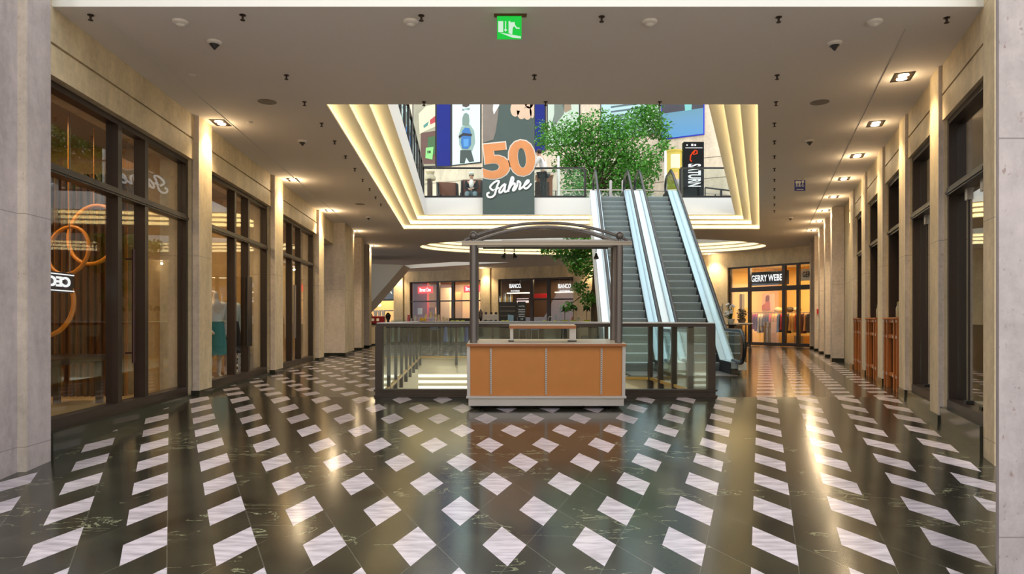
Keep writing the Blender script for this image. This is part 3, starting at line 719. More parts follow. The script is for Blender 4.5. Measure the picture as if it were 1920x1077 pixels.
# ------------------------------------------------------------------ escalators
INC = math.radians(35); TI = math.tan(INC)
Eb, Et, AX = 15.45, 22.8, .065            # comb depths below and above; the flight drifts in x
def nose(d): return max(0., min(ZU, (d-Eb)*ZU/(Et-Eb)))
def escal(xt, label):
    def cx(d): return xt+AX*(d-Et)
    root = empty('escalator', (cx(Eb), Eb, 0), label, 'escalator', 'escalators')
    hw = .37
    prof = [(Eb-1.0, 0), (Eb, 0), (Et, ZU), (Et+.9, ZU)]
    def ribbon(mb, x1, x2, lo, hi, ds=None):
        """solid strip between offsets x1..x2 of the axis; lo/hi are heights over the nose line"""
        q = ds or prof
        for (d1, z1), (d2, z2) in zip(q[:-1], q[1:]):
            c = []
            for off in (lo, hi):
                c += [(cx(d1)+x1, d1, z1+off), (cx(d1)+x2, d1, z1+off), (cx(d2)+x2, d2, z2+off), (cx(d2)+x1, d2, z2+off)]
            mb.hexa(c)
    t = MB(); n = 26; rise = ZU/n; run = (Et-Eb)/n
    for i in range(n):
        d = Eb+i*run; z = (i+1)*rise
        s = MB(); c0 = cx(d)
        # rounded riser, tread, ribs as a fine front lip
        pr = [(d, z-rise+.0), (d-.03, z-.06), (d-.035, z-.012), (d-.02, z), (d+run, z), (d+run, z-rise)]
        s.extr([(c0-hw, a, b) for a, b in pr], (2*hw, 0, 0))
        part('step', s, M['step'], root)
    s = MB(); s.box(cx(Eb)-hw, cx(Eb)+hw, Eb-1.3, Eb-.035, 0.0, .012); part('comb_plate', s, M['steel'], root)
    s = MB(); s.box(cx(Et)-hw, cx(Et)+hw, Et, Et+1.4, ZU-.02, ZU+.012); part('comb_plate', s, M['steel'], root)
    for sd in (-1, 1):
        s = MB(); a, b = sorted((sd*(hw+.005), sd*(hw+.02))); ribbon(s, a, b, -.12, .26); part('skirt', s, M['rubber'], root)
        s = MB(); a, b = sorted((sd*(hw+.02), sd*(hw+.155))); ribbon(s, a, b, .13, .265)
        part('inner_deck', s, M['escblue'], root)
        s = MB(); a, b = sorted((sd*(hw+.165), sd*(hw+.345))); ribbon(s, a, b, .10, .255)
        part('outer_deck', s, M['escwhite'], root)
        s = MB(); a, b = sorted((sd*(hw+.155), sd*(hw+.165))); ribbon(s, a, b, .2, .26); part('deck_seam', s, M['black'], root)
        s = MB(); a, b = sorted((sd*(hw+.155), sd*(hw+.165)));
        gp = [(Eb-1.2, 0), (Eb, 0), (Et, ZU), (Et+1.0, ZU)]; ribbon(s, a, b, .26, .88, gp); part('balustrade_glass', s, M['eglass'], root)
        # handrail: loops round both ends
        x = sd*(hw+.16); hp = []
        hh = .92
        ya, yb = Eb-1.2, Et+1.0
        hp = [(ya+.6, .28)]+[(ya+.33*math.cos(w), .59+.33*math.sin(w)) for w in [math.pi*(1.5-i/8) for i in range(9)]]+[(ya+.4, .92)]
        for i in range(5):
            d = Eb-.35+.7*i/4; hp.append((d, nose(d)+.92))
        hp += [(Et-.3, nose(Et-.3)+.92), (Et+.15, ZU+.95), (yb-.3, ZU+.92)]
        hp += [(yb+.33*math.cos(w), ZU+.59+.33*math.sin(w)) for w in [math.pi*(.5-i/8) for i in range(9)]]+[(yb-.6, ZU+.28)]
        s = MB(); s.tube([(cx(d)+x, d, z) for d, z in hp], .042, 10); part('handrail', s, M['handrail'], root, smooth=True)
    s = MB(); ribbon(s, -hw-.345, hw+.345, -.95, -.25, [(Eb+1.4, nose(Eb+1.4)), (Et, ZU), (Et+.9, ZU)])
    ribbon(s, -hw-.345, -hw-.03, -.25, .11, [(Eb-.6, .05), (Eb, .14), (Et, ZU), (Et+.9, ZU)]); ribbon(s, hw+.03, hw+.345, -.25, .11, [(Eb-.6, .05), (Eb, .14), (Et, ZU), (Et+.9, ZU)])
    part('truss_cladding', s, M['escwhite'], root)
    return root
escal(3.28, 'escalator next to the tree, rising from the floor opening to the upper gallery')
escal(4.72, 'escalator on the side of the gate wall, rising to the upper gallery')

# ------------------------------------------------------------------ ceiling fittings
def downlight(p, rz, label, grp, power, two=True):
    r = empty('downlight', (p[0], p[1], ZC), label, 'downlight', grp); r.rotation_euler = (0, 0, rz)
    t = MB(); a, b = .115, .17
    for x0, x1, y0, y1 in ((-a, -a+.018, -b, b), (a-.018, a, -b, b), (-a+.018, a-.018, -b, -b+.018), (-a+.018, a-.018, b-.018, b)):
        t.box(x0, x1, y0, y1, -.008, -.001)
    part('frame', t, M['black'], r, local=True)
    t = MB(); t.box(-a+.018, a-.018, -b+.018, b-.018, -.003, -.001); part('reflector', t, mat('dark_reflector', 60, 46, 34, .3), r, local=True)
    for y in (-.07, .07):
        t = MB(); t.lathe([(.05, -.012), (.062, -.009), (.062, -.003)], (0, y, 0), 16); part('lamp', t, M['spot'], r, local=True)
    l = bpy.data.lights.new('spot', 'SPOT'); l.energy = power*(1.5 if p[1] < 18 else 3.0); l.color = (1, .76, .45); l.spot_size = math.radians(112); l.spot_blend = .7; l.shadow_soft_size = .12
    o = bpy.data.objects.new('spot', l); COL.objects.link(o); o.location = (p[0], p[1], ZC-.05)
    l = bpy.data.lights.new('spill', 'POINT'); l.energy = power*(.045 if p[1] < 13 else .09 if p[1] < 18 else .14); l.color = (1, .75, .45); l.shadow_soft_size = .05
    o = bpy.data.objects.new('spill', l); COL.objects.link(o); o.location = (p[0], p[1], ZC-.16)
    return r
for i, (x, y) in enumerate(((413, 230), (540, 337), (614, 395), (660, 433), (686, 461))):
    q = CP(x, y); q.x = XL(q.y)+.34 if i else q.x
    downlight(q, math.atan(.0754), 'square recessed ceiling lamp, %s one along the glass shop fronts' % ORD[i], 'ceiling lamps along the glass shop fronts', 140)
for i, (x, y) in enumerate(((1713, 144), (1658, 232), (1622, 292), (1596, 335), (1575, 369), (1558, 395), (1544, 415), (1534, 432))):
    q = CP(x, y); q.x = XR(q.y)-.40
    downlight(q, -math.atan(.3615), 'square recessed ceiling lamp, %s one along the gate wall' % ORD[i], 'ceiling lamps along the gate wall', 100 if i < 5 else 130)
for i, p in enumerate(wash):
    downlight((p.x, p.y), B1.yaw, 'ceiling lamp over the %s pillar of the far shops' % ORD[i], 'ceiling lamps of the far shops', 120)

def sprinkler(p, label, grp):
    t = MB(); t.lathe([(.001, 0), (.032, 0), (.032, -.006), (.012, -.014), (.010, -.045), (.024, -.05), (.024, -.056), (.001, -.06)][::-1], (p[0], p[1], ZC), 12)
    return solid('sprinkler_head', t, mat('dark_bronze', 62, 50, 42, .4, metal=.5), label, 'sprinkler', grp, smooth=True)
for i, (x, y) in enumerate(((170, 28), (455, 28), (790, 29), (1128, 31), (1460, 32), (1775, 33))):
    sprinkler(CP(x, y), 'ceiling sprinkler, %s across the row along the front edge of the ceiling' % ORD[i], 'sprinklers in the front row')
for i, x in enumerate((537, 1002, 1457)):
    sprinkler(CP(x, 141), 'ceiling sprinkler, %s across the row halfway to the atrium opening' % ORD[i], 'sprinklers in the middle row')
for i, x in enumerate((571, 795, 1023, 1237, 1455)):
    sprinkler(CP(x, 191), 'ceiling sprinkler, %s across the row at the edge of the atrium opening' % ORD[i], 'sprinklers at the atrium edge')
for i in range(8):
    d = CD(231)+i*.00027*F*(ZC-H)
    sprinkler((PX(603, CD(231))-.08*i*.9, d, ZC), 'ceiling sprinkler, %s back in the row between atrium cove and glass shop fronts' % ORD[i], 'sprinklers beside the glass shop fronts')
for i in range(9):
    d = CD(231)+i*.00027*F*(ZC-H)
    sprinkler((PX(1452, d), d, ZC), 'ceiling sprinkler, %s back in the row between atrium cove and gate wall' % ORD[i], 'sprinklers beside the gate wall')
def detector(p, label, grp, dark=False):
    r = empty('smoke_detector', (p[0], p[1], ZC), label, 'smoke detector', grp)
    t = MB(); t.lathe([(.05, -.035), (.075, -.02), (.08, 0)], (0, 0, 0), 18); part('base', t, M['ceil'], r, smooth=True, local=True)
    t = MB(); t.lathe([(.008, -.09), (.035, -.055), (.055, -.035)] if dark else [(.01, -.055), (.035, -.048), (.045, -.035)], (0, 0, 0), 16); part('sensor_cap', t, mat('dark_cap', 52, 48, 46, .4) if dark else M['ceil'], r, smooth=True, local=True)
    return r
for i, x in enumerate((338, 770, 1218, 1640)):
    detector(CP(x, 40), 'white domed smoke detector, %s across the front of the ceiling' % ORD[i], 'white smoke detectors')
for x, y, w in ((402, 78, 'near the front pier of the glass shop fronts'), (1565, 80, 'in front of the first lamp of the gate wall'), (567, 264, 'between the first two lamps of the glass shop fronts'), (1518, 263, 'opposite the second lamp of the gate wall'), (691, 407, 'beside the corner of the atrium cove'), (1482, 408, 'near the far corner of the atrium cove')):
    detector(CP(x, y), 'dark coned ceiling detector %s' % w, 'dark ceiling detectors', True)
for x, y, w in ((501, 191, 'opposite the first glass shop front'), (1537, 192, 'opposite the glass doors'), (675, 383, 'near the third glass shop front')):
    q = CP(x, y); t = MB(); t.lathe([(.10, -.006), (.13, -.003), (.13, 0)], (q.x, q.y, ZC), 22)
    solid('ceiling_speaker', t, mat('grille_grey', 128, 120, 110, .7), 'flat round ceiling speaker %s' % w, 'speaker', 'ceiling speakers', smooth=True)
for x, y, w in ((360, 141, 'before the first lamp of the glass shop fronts'), (468, 229, 'past the first lamp of the glass shop fronts')):
    q = CP(x, y); t = MB(); t.lathe([(.03, -.015), (.05, -.004), (.05, 0)], (q.x, q.y, ZC), 16)
    solid('ceiling_sensor', t, M['ceil'], 'small round ceiling sensor %s' % w, 'sensor', 'ceiling sensors', smooth=True)

# exit sign hanging from the ceiling
q = CP(955, 27); d = q.y; S = 46*d/F
ex = empty('exit_sign', (q.x, d, ZC-S), 'green lit emergency exit sign hanging from the ceiling', 'exit sign')
t = MB(); t.box(q.x-S/2-.03, q.x+S/2+.05, d-.02, d+.03, ZC-.018, ZC); part('bracket', t, mat('brown_metal', 92, 66, 36, .4, metal=.5), ex)
t = MB(); t.box(q.x-S/2, q.x+S/2, d, d+.012, ZC-S, ZC-.018); part('panel', t, lamp('exit green', (.02, .60, .06, 1), 1.0), ex)
wm = lamp('exit white', (.72, .95, .74, 1), .9)
def sgn(poly, name):
    t = MB(); t.extr([(q.x-S/2+a*S, d-.003, ZC-S+b*S) for a, b in poly], (0, .003, 0)); part(name, t, wm, ex)
sgn([(.05, .28), (.25, .28), (.25, .72), (.05, .72)], 'door_symbol')
sgn([(.33, .72), (.33, .38), (.28, .38), (.35, .29), (.42, .38), (.37, .38), (.37, .72)], 'arrow_symbol')
sgn([(.47, .23), (.62, .18), (.64, .46), (.70, .52), (.78, .42), (.92, .41), (.92, .45), (.80, .47), (.72, .60), (.72, .68), (.54, .67), (.54, .72), (.47, .72)], 'running_figure')
sgn([(.10, .26), (.97, .10), (.97, .02), (.60, .06)], 'floor_symbol')
# toilets sign
q = CP(1500, 333); d = q.y; S = 20*d/F
wc = empty('toilet_sign', (q.x, d, PZ(358, d)), 'blue hanging toilet sign with white figures, in front of the gate wall', 'sign')
t = MB(); t.box(q.x-S/2, q.x+S/2, d, d+.015, PZ(358, d), PZ(338, d)); part('panel', t, mat('sign_blue', 44, 62, 150, .4), wc)
t = MB(); t.tube([(q.x-S*.3, d+.007, PZ(338, d)), (q.x-S*.3, d+.007, ZC)], .004, 6); t.tube([(q.x+S*.3, d+.007, PZ(338, d)), (q.x+S*.3, d+.007, ZC)], .004, 6); part('hanging_rod', t, M['steel'], wc)
zz = PZ(358, d)
for a, skirt in ((.2, 0), (.45, 1)):
    t = MB(); t.sphere((q.x-S/2+a*S, d-.002, zz+.80*S), .035, 10, (1, .2, 1))
    w = .07*S if not skirt else .12*S
    t.extr([(q.x-S/2+a*S-w, d-.003, zz+.38*S), (q.x-S/2+a*S+w, d-.003, zz+.38*S), (q.x-S/2+a*S+.06*S, d-.003, zz+.7*S), (q.x-S/2+a*S-.06*S, d-.003, zz+.7*S)], (0, .003, 0)); part('figure', t, M['paper'], wc)
t = MB(); c = (q.x-S/2+.76*S, zz+.5*S); t.tube([(c[0]+.1*S*math.cos(w), d-.002, c[1]+.1*S*math.sin(w)) for w in [i*math.pi/8 for i in range(4, 17)]], .007, 6); t.box(c[0]-.01, c[0]+.01, d-.004, d-.001, c[1], c[1]+.28*S); t.sphere((c[0], d-.002, c[1]+.36*S), .03, 10, (1, .2, 1)); part('figure', t, M['paper'], wc)
t = MB(); t.box(q.x-S*.32, q.x+S*.32, d-.004, d, zz+.10*S, zz+.15*S); part('text_line', t, M['paper'], wc)
#PART4
# ------------------------------------------------------------------ upper gallery: railing, banner, posters
UA = inset(ATR, .75)            # near-left, near-right, far-right, far-left
ur = empty('railing', (0, UA[3][1], ZU), 'dark glass railing along the upper gallery edge above the atrium cove', 'railing')
FY = UA[3][1]+.06
cL, cR = (UA[3][0]-.06, FY), (UA[2][0]+.06, FY)
gapL, gapR = (PX(1097, FY), FY), (PX(1276, FY), FY)
side0 = (UA[0][0]-.06, UA[0][1]); side1 = (UA[1][0]+.5, UA[1][1]); cR = (cR[0]+.44, FY)
runs = [[side0, cL, gapL], [gapR, cR, side1]]
t = MB(); b2 = MB(); g = MB()
for r in runs:
    rpath(r, ZU+.98, .07, .05, t); rpath(r, ZU, .06, .09, b2); rpath(r, ZU+.09, .012, .89, g)
part('top_rail', t, M['black'], ur); part('base_rail', b2, M['black'], ur); part('glass_pane', g, M['uglass'], ur)
pp = [lerp(side0, cL, i/11) for i in range(12)]+[lerp(cL, gapL, f) for f in (.42, 1)]+[lerp(gapR, cR, f) for f in (0, 1)]+[lerp(cR, side1, i/9) for i in range(1, 9)]
for p in pp:
    t = MB(); t.box(p[0]-.035, p[0]+.035, p[1]-.035, p[1]+.035, ZU, ZU+.98); part('post', t, M['black'], ur)

# banner
BD = 22.62
def art(poly, D, thick=.004, off=0.):
    return MB().extr([P(x, y, D)+Vector((0, -off, 0)) for x, y in poly], (0, -thick, 0))
ban = empty('banner', (PX(953, BD), BD, PZ(403, BD)), 'long grey green hanging banner with orange 50 and white script lettering', 'banner')
mbn = plain('banner cloth', rgb(74, 88, 84), .75, noise=.14, nscale=1.3)
t = MB(); t.box(PX(905, BD), PX(1002, BD), BD, BD+.012, PZ(403, BD), 14.2); part('cloth', t, mbn, ban)
t = MB(); t.tube([(PX(904, BD), BD+.006, PZ(403, BD)), (PX(1003, BD), BD+.006, PZ(403, BD))], .012, 8); part('bottom_bar', t, M['steel'], ban)
t = art([(905, 150), (938, 150), (934, 215), (930, 245), (925, 262), (905, 268)], BD, off=.001); part('suit_print', t, mat('suit_grey', 132, 122, 114, .8, noise=.2, nscale=3), ban)
t = art([(938, 150), (936, 198), (926, 215), (924, 206), (929, 150)], BD, off=.005); part('collar_print', t, M['paper'], ban)
hand = MB()
for cx, cy, rx, ry in ((966, 205, 9, 14), (978, 209, 9, 15), (989, 212, 8, 13), (998, 206, 5, 16), (974, 188, 16, 20), (992, 186, 10, 18)):
    x1 = min(cx+rx, 1001)
    hand.extr([P(min(cx+rx*math.cos(w), 1001.5), cy+ry*math.sin(w), BD)+Vector((0, -.002*(1+.3*(cx % 3)), 0)) for w in [i*2*math.pi/18 for i in range(18)]], (0, -.003, 0))
part('hand_print', hand, mat('print_skin', 216, 186, 160, .75, noise=.1, nscale=3), ban)
def at_px(mb, x, y, D, ry=0, rz=0): return xf(mb, P(x, y, D), rz, ry)
or1 = plain('orange print', rgb(214, 140, 84), .6, noise=.2, nscale=2.2); pale = mat('pale_print', 214, 206, 196, .7)
for ch, x, y, w in (('5', 930, 305, .88), ('0', 979, 300, .86)):
    part('numeral_edge', at_px(text_mb(ch, 1.55, bold=.075, extrude=.002, w=w+.07), x, y, BD-.006, -.1), pale, ban)
    part('numeral', at_px(text_mb(ch, 1.5, bold=.055, extrude=.003, w=w), x, y, BD-.012, -.1), or1, ban)
strokes = [[(440, 246), (378, 236), (300, 282), (228, 366), (256, 424), (310, 452)], [(432, 250), (392, 330), (360, 430), (332, 535), (272, 592), (200, 600), (160, 556), (172, 512), (216, 496)],
    [(330, 440), (400, 396), (424, 400)], [(570, 300), (505, 340), (446, 420), (432, 490), (480, 488), (540, 400), (572, 306), (552, 410), (556, 478), (610, 468)],
    [(610, 468), (676, 370), (742, 232), (746, 164), (714, 154), (690, 232), (650, 380), (634, 478)], [(648, 410), (712, 318), (776, 288), (778, 344), (742, 420), (744, 452), (784, 436)],
    [(784, 436), (834, 330), (850, 238), (905, 278), (896, 350), (880, 422), (930, 392)], [(930, 392), (1000, 335), (1080, 268), (1094, 226), (1050, 232), (1000, 310), (988, 376), (1030, 406), (1086, 372), (1150, 292)]]
def brush(r, off):
    q = MB()
    for st in strokes:
        pts = [P(900+a/11.96, 320+b/11.96, BD) for a, b in st]; sm = []
        for i in range(len(pts)-1):
            p0, p1, p2, p3 = pts[max(i-1, 0)], pts[i], pts[i+1], pts[min(i+2, len(pts)-1)]
            for k in range(4):
                u = k/4; sm.append(.5*((2*p1)+(p2-p0)*u+(2*p0-5*p1+4*p2-p3)*u*u+(3*p1-p0-3*p2+p3)*u**3))
        sm.append(pts[-1]); q.tube(sm, r, 8)
    q.v = [(v[0], BD-off+(v[1]-BD)*.08, v[2]) for v in q.v]
    return q
sh = brush(.036, .004); sh.v = [(v[0]+.03, v[1], v[2]-.03) for v in sh.v]
part('script_shadow', sh, mat('banner_dark', 52, 64, 64), ban)
part('script', brush(.033, .012), M['paper'], ban)

def wpt(x, y, off=.03, wl=UP):
    u = wl.ux(x); p = wl.pt(u, -off, 0); return Vector((p.x, p.y, PZ(y, wl.pt(u, 0, 0).y)))
def wart(poly, off, thick=.006, wl=UP):
    return MB().extr([wpt(x, y, off, wl) for x, y in poly], tuple(-wl.n*thick*1.))
def rect(x0, y0, x1, y1, skew=0.): return [(x0, y0), (x1, y0-skew), (x1, y1-skew), (x0, y1)]
def wtext(body, size, x, y, off, m, name, parent, w=None, bold=0., wl=UP, ry=0., shear=0.):
    u = wl.ux(x); p = wl.pt(u, -off, 0); z = PZ(y, wl.pt(u, 0, 0).y)
    return part(name, xf(text_mb(body, size, bold=bold, w=w, extrude=.003, shear=shear), (p.x, p.y, z), wl.yaw, ry), m, parent)
def poster(poly, label, m, frame=4, cat='poster', name='wall_poster', fmat=None):
    xs = [p[0] for p in poly]; ys = [p[1] for p in poly]
    r = empty(name, wpt((min(xs)+max(xs))/2, max(ys), .02), label, cat, 'posters on the upper gallery wall')
    cx, cy = sum(xs)/len(xs), sum(ys)/len(ys)
    out = [(x+(frame if x > cx else -frame)*.5, y+(frame if y > cy else -frame)*.5) for x, y in poly]
    part('frame', wart(out, .01, .03), fmat or M['black'], r); part('print', wart(poly, .045, .006), m, r)
    return r
# poster 1: street scene, poster 2: blue glass, poster 3: walker with backpack
r = poster([(776, 100), (817, 92), (817, 311), (776, 313)], 'large street scene poster with green sandwich board, beside the upper railing', mat('poster_grey', 150, 148, 128, .5, noise=.25, nscale=1.5))
part('torn_print', wart([(786, 214), (800, 200), (817, 196), (817, 238), (797, 247), (788, 252)], .052), mat('poster_cream', 216, 208, 172, .6), r)
part('red_print', wart([(807, 226), (817, 218), (817, 230), (808, 234)], .059), mat('poster_red', 168, 60, 66, .6), r)
part('teal_print', wart([(795, 236), (805, 228), (803, 236), (796, 241)], .059), mat('poster_teal', 70, 132, 128, .6), r)
part('door_print', wart([(790, 250), (817, 246), (817, 308), (790, 308)], .052), mat('poster_wine', 92, 66, 58, .6, noise=.3, nscale=3), r)
part('green_print', wart([(803, 258), (817, 256), (817, 290), (803, 292)], .059), mat('poster_green', 58, 96, 56, .6), r)
part('board_print', wart([(800, 278), (814, 276), (812, 300), (799, 297)], .066), mat('board_green', 128, 206, 120, .6), r)
wtext('PUMA', .2, 806, 286, .075, M['black'], 'lettering', r, w=.22, bold=.006)
poster([(820, 80), (845, 76), (845, 311), (820, 312)], 'deep blue glass panel between the street poster and the backpack poster', mat('deep_blue', 22, 34, 118, .2, spec=.2, noise=.2, nscale=.7))
r = poster([(849, 70), (901, 62), (901, 304), (849, 310)], 'tall pale poster of a hooded walker seen from behind with blue backpack', mat('poster_mint', 196, 226, 224, .5))
part('legs_print', wart([(864, 282), (884, 282), (890, 303), (881, 305), (875, 296), (872, 307), (863, 307)], .052), mat('poster_dark', 58, 70, 68, .6), r)
part('jacket_print', wart([(866, 238), (882, 234), (890, 246), (892, 268), (886, 284), (878, 282), (868, 284), (862, 272), (861, 254)], .052), mat('poster_jacket', 132, 158, 152, .6), r)
part('hood_print', wart([(868, 236), (868, 222), (871, 214), (875, 212), (880, 216), (881, 228), (880, 236)], .059), mat('poster_hood', 112, 134, 126, .6), r)
part('backpack_print', wart([(868, 246), (873, 240), (881, 241), (884, 250), (884, 272), (878, 280), (868, 279), (865, 268)], .066), mat('pack_blue', 46, 106, 172, .6, noise=.15, nscale=3), r)
part('strap_print', wart([(861, 256), (870, 250), (886, 252), (885, 256), (870, 255), (862, 260)], .073), M['black'], r)
part('pocket_print', wart([(870, 262), (880, 261), (880, 275), (871, 276)], .073), mat('pack_light', 76, 140, 198, .6), r)
part('badge_print', wart([(868, 190), (881, 188), (881, 199), (875, 202), (868, 200)], .052), mat('poster_brown', 70, 56, 50), r)
wtext('BUILT TO RESIST', .14, 875, 206, .055, M['black'], 'lettering', r, w=.44)
poster([(1004, 60), (1022, 57), (1022, 282), (1004, 284)], 'deep blue glass panel between the banner and the tree', mat('deep_blue', 34, 52, 160, .15))
r = poster([(1028, 55), (1086, 46), (1086, 268), (1028, 276)], 'pale poster with grey figure, half hidden by the tree crown', mat('poster_sage', 188, 202, 188, .5))
part('figure_print', wart([(1040, 192), (1060, 188), (1058, 214), (1044, 232), (1034, 240), (1040, 214)], .052), mat('poster_sagedark', 110, 122, 112, .6), r)
part('hair_print', wart([(1052, 190), (1070, 186), (1072, 206), (1060, 212)], .052), mat('poster_tan', 150, 128, 104, .6), r)
r = poster([(1128, 40), (1236, 24), (1236, 250), (1128, 262)], 'pale blue poster of a striped building facade behind the tree', mat('poster_sky', 176, 206, 210, .4))
for i in range(6):
    part('stripe_print', wart([(1146, 200+i*9), (1206, 192+i*9), (1206, 195+i*9), (1146, 203+i*9)], .052), mat('poster_slate', 84, 104, 112), r)
part('tower_print', wart([(1212, 60), (1236, 56), (1236, 244), (1212, 247)], .059), mat('tower_print', 214, 220, 210), r)
for i in range(7):
    part('balcony_print', wart([(1214, 190+i*8), (1236, 187+i*8), (1236, 190+i*8), (1214, 193+i*8)], .066), mat('poster_slate', 84, 104, 112), r)
# screen with blue picture
m, nt, bb = newmat('blue screen picture'); N = nt.nodes.new
g_ = N('ShaderNodeNewGeometry'); sp = N('ShaderNodeSeparateXYZ'); nt.links.new(g_.outputs['Position'], sp.inputs[0])
mr = N('ShaderNodeMapRange'); mr.inputs[1].default_value = 8.9; mr.inputs[2].default_value = 10.9; nt.links.new(sp.outputs['Z'], mr.inputs[0])
cr = N('ShaderNodeValToRGB'); e = cr.color_ramp.elements; e[0].color = rgb(90, 180, 250); e[1].color = rgb(120, 176, 180); e.new(.5).color = rgb(112, 180, 226); nt.links.new(mr.outputs[0], cr.inputs[0])
nt.links.new(cr.outputs[0], bb.inputs['Emission Color']); bb.inputs['Emission Strength'].default_value = .8; bb.inputs['Base Color'].default_value = (.02, .02, .02, 1)
r = poster([(1242, 40), (1319, 28), (1319, 251), (1242, 261)], 'large glowing blue screen at the corner of the upper gallery wall', m, cat='screen', name='video_screen', fmat=mat('screen_blue', 20, 40, 200, .3))
part('picture', wart([(1242, 180), (1319, 168), (1319, 203), (1242, 214)], .055), mat('screen_dark', 62, 58, 66, .4, noise=.4, nscale=2), r)
part('picture', wart([(1284, 196), (1298, 194), (1297, 207), (1285, 209)], .064), mat('screen_teal', 120, 190, 190), r)

# totem, advertising column, bollards, oculus railing
D = 25.4
tt = empty('totem_sign', (PX(1301, D), D, ZU), 'tall black standing sign with red emblem and white vertical lettering', 'sign')
t = MB(); t.box(PX(1282, D), PX(1320, D), D, D+.25, ZU, PZ(266, D)); part('body', t, mat('totem_black', 12, 12, 14, .4, spec=.15), tt, bevel=.01)
part('lettering', xf(text_mb('SATURN', .62, bold=.02, extrude=.003, w=43*D/F), P(1301, 329, D-.004), 0, math.pi/2), M['lit_white'], tt)
em = MB(); em.tube([P(x, y, D-.006) for x, y in ((1297, 303), (1294, 300), (1295, 292), (1299, 286), (1303, 282), (1307, 283), (1307, 288))], .022, 8); em.tube([P(x, y, D-.006) for x, y in ((1307, 288), (1300, 290), (1303, 282))], .02, 8)
part('emblem', em, lamp('emblem red', (1, .08, .02, 1), 1.0), tt)
t = MB(); t.box(PX(1285, D), PX(1317, D), D-.006, D, PZ(278, D), PZ(277, D)); t.box(PX(1287, D), PX(1289.5, D), D-.006, D, PZ(273.5, D), PZ(271, D)); t.box(PX(1296, D), PX(1300, D), D-.006, D, PZ(274, D), PZ(270, D)); t.box(PX(1302, D), PX(1305, D), D-.006, D, PZ(274, D), PZ(270.5, D)); part('status_light', t, M['lit_white'], tt)
D = 25.2; c = (PX(1264, D), D)
ac = empty('advertising_column', (c[0], c[1], ZU), 'round yellow advertising column with football picture', 'advertising column')
t = MB(); t.lathe([(.30, 0), (.30, .1), (.275, .1), (.275, PZ(283, D)-ZU-.06), (.29, PZ(283, D)-ZU-.06), (.29, PZ(283, D)-ZU)], (c[0], c[1], ZU), 28); part('body', t, mat('ad_yellow', 196, 176, 62, .4), ac, smooth=True)
def cyl_patch(x0, x1, y0, y1, R):
    q = MB(); n = 6
    for i in range(n):
        a = [math.asin(max(-.99, min(.99, (PX(x0+(x1-x0)*k/n, D)-c[0])/R))) for k in (i, i+1)]
        pts = [(c[0]+R*math.sin(w), c[1]-R*math.cos(w)) for w in a]
        q.add([(pts[0][0], pts[0][1], PZ(y1, D)), (pts[1][0], pts[1][1], PZ(y1, D)), (pts[1][0], pts[1][1], PZ(y0, D)), (pts[0][0], pts[0][1], PZ(y0, D))], [(0, 1, 2, 3)])
    return q
part('notice_print', cyl_patch(1255, 1272, 292, 318, .279), mat('ad_cream', 236, 226, 190), ac)
part('flower_print', cyl_patch(1253, 1268, 326, 342, .279), mat('ad_orange', 220, 176, 120, .6, noise=.3, nscale=6), ac)
t = MB(); t.sphere((PX(1268, D), D-.26, PZ(346, D)), .15, 16, (1, .25, 1.05)); part('ball_print', t, mat('ad_ball', 150, 150, 150, .5, noise=.8, nscale=9), ac, smooth=True)
t = MB(); t.box(c[0]-.35, c[0]-.27, c[1]-.05, c[1]+.05, ZU, PZ(283, D)); part('edge_strip', t, M['paper'], ac)
for x, lab in ((1145, 'steel bollard standing behind the escalator landing beside the tree'), (1168, 'steel bollard standing behind the gap between both escalators')):
    t = MB(); t.lathe([(.05, 0), (.05, .92), (.04, .95), (.001, .96)], (PX(x, 24.6), 24.6, ZU), 16); solid('bollard', t, M['steel'], lab, 'bollard', 'steel bollards', smooth=True)
orr = empty('railing', (OC[0], OC[1]-OR[1], ZU), 'oval railing with silver handrail around the tree opening on the upper gallery', 'railing')
el = ell(.70, 48)
t = MB(); t.tube([(p[0], p[1], ZU+1.0) for p in el]+[(el[0][0], el[0][1], ZU+1.0)], .025, 8); part('handrail', t, M['steel'], orr, smooth=True)
t = MB(); rpath(el, ZU+.05, .012, .86, t, True); part('glass_pane', t, M['rglass'], orr)
for i in range(0, 48, 2):
    t = MB(); p = el[i]; t.box(p[0]-.02, p[0]+.02, p[1]-.02, p[1]+.02, ZU, ZU+1.0); part('post', t, M['black'], orr)
# stair rail beside the totem
t = MB(); t.tube([P(1322, 352, 24.6), P(1372, 358, 24.6)], .03, 8); t.box(PX(1350, 24.6), PX(1354, 24.6), 24.58, 24.62, ZU, PZ(355, 24.6)); t.box(PX(1371, 24.6), PX(1374, 24.6), 24.58, 24.62, ZU, PZ(358, 24.6)); t.box(PX(1321, 24.6), PX(1323, 24.6), 24.58, 24.62, ZU, PZ(352, 24.6))
solid('barrier_rail', t, M['black'], 'low black barrier rail beside the totem sign', 'rail')

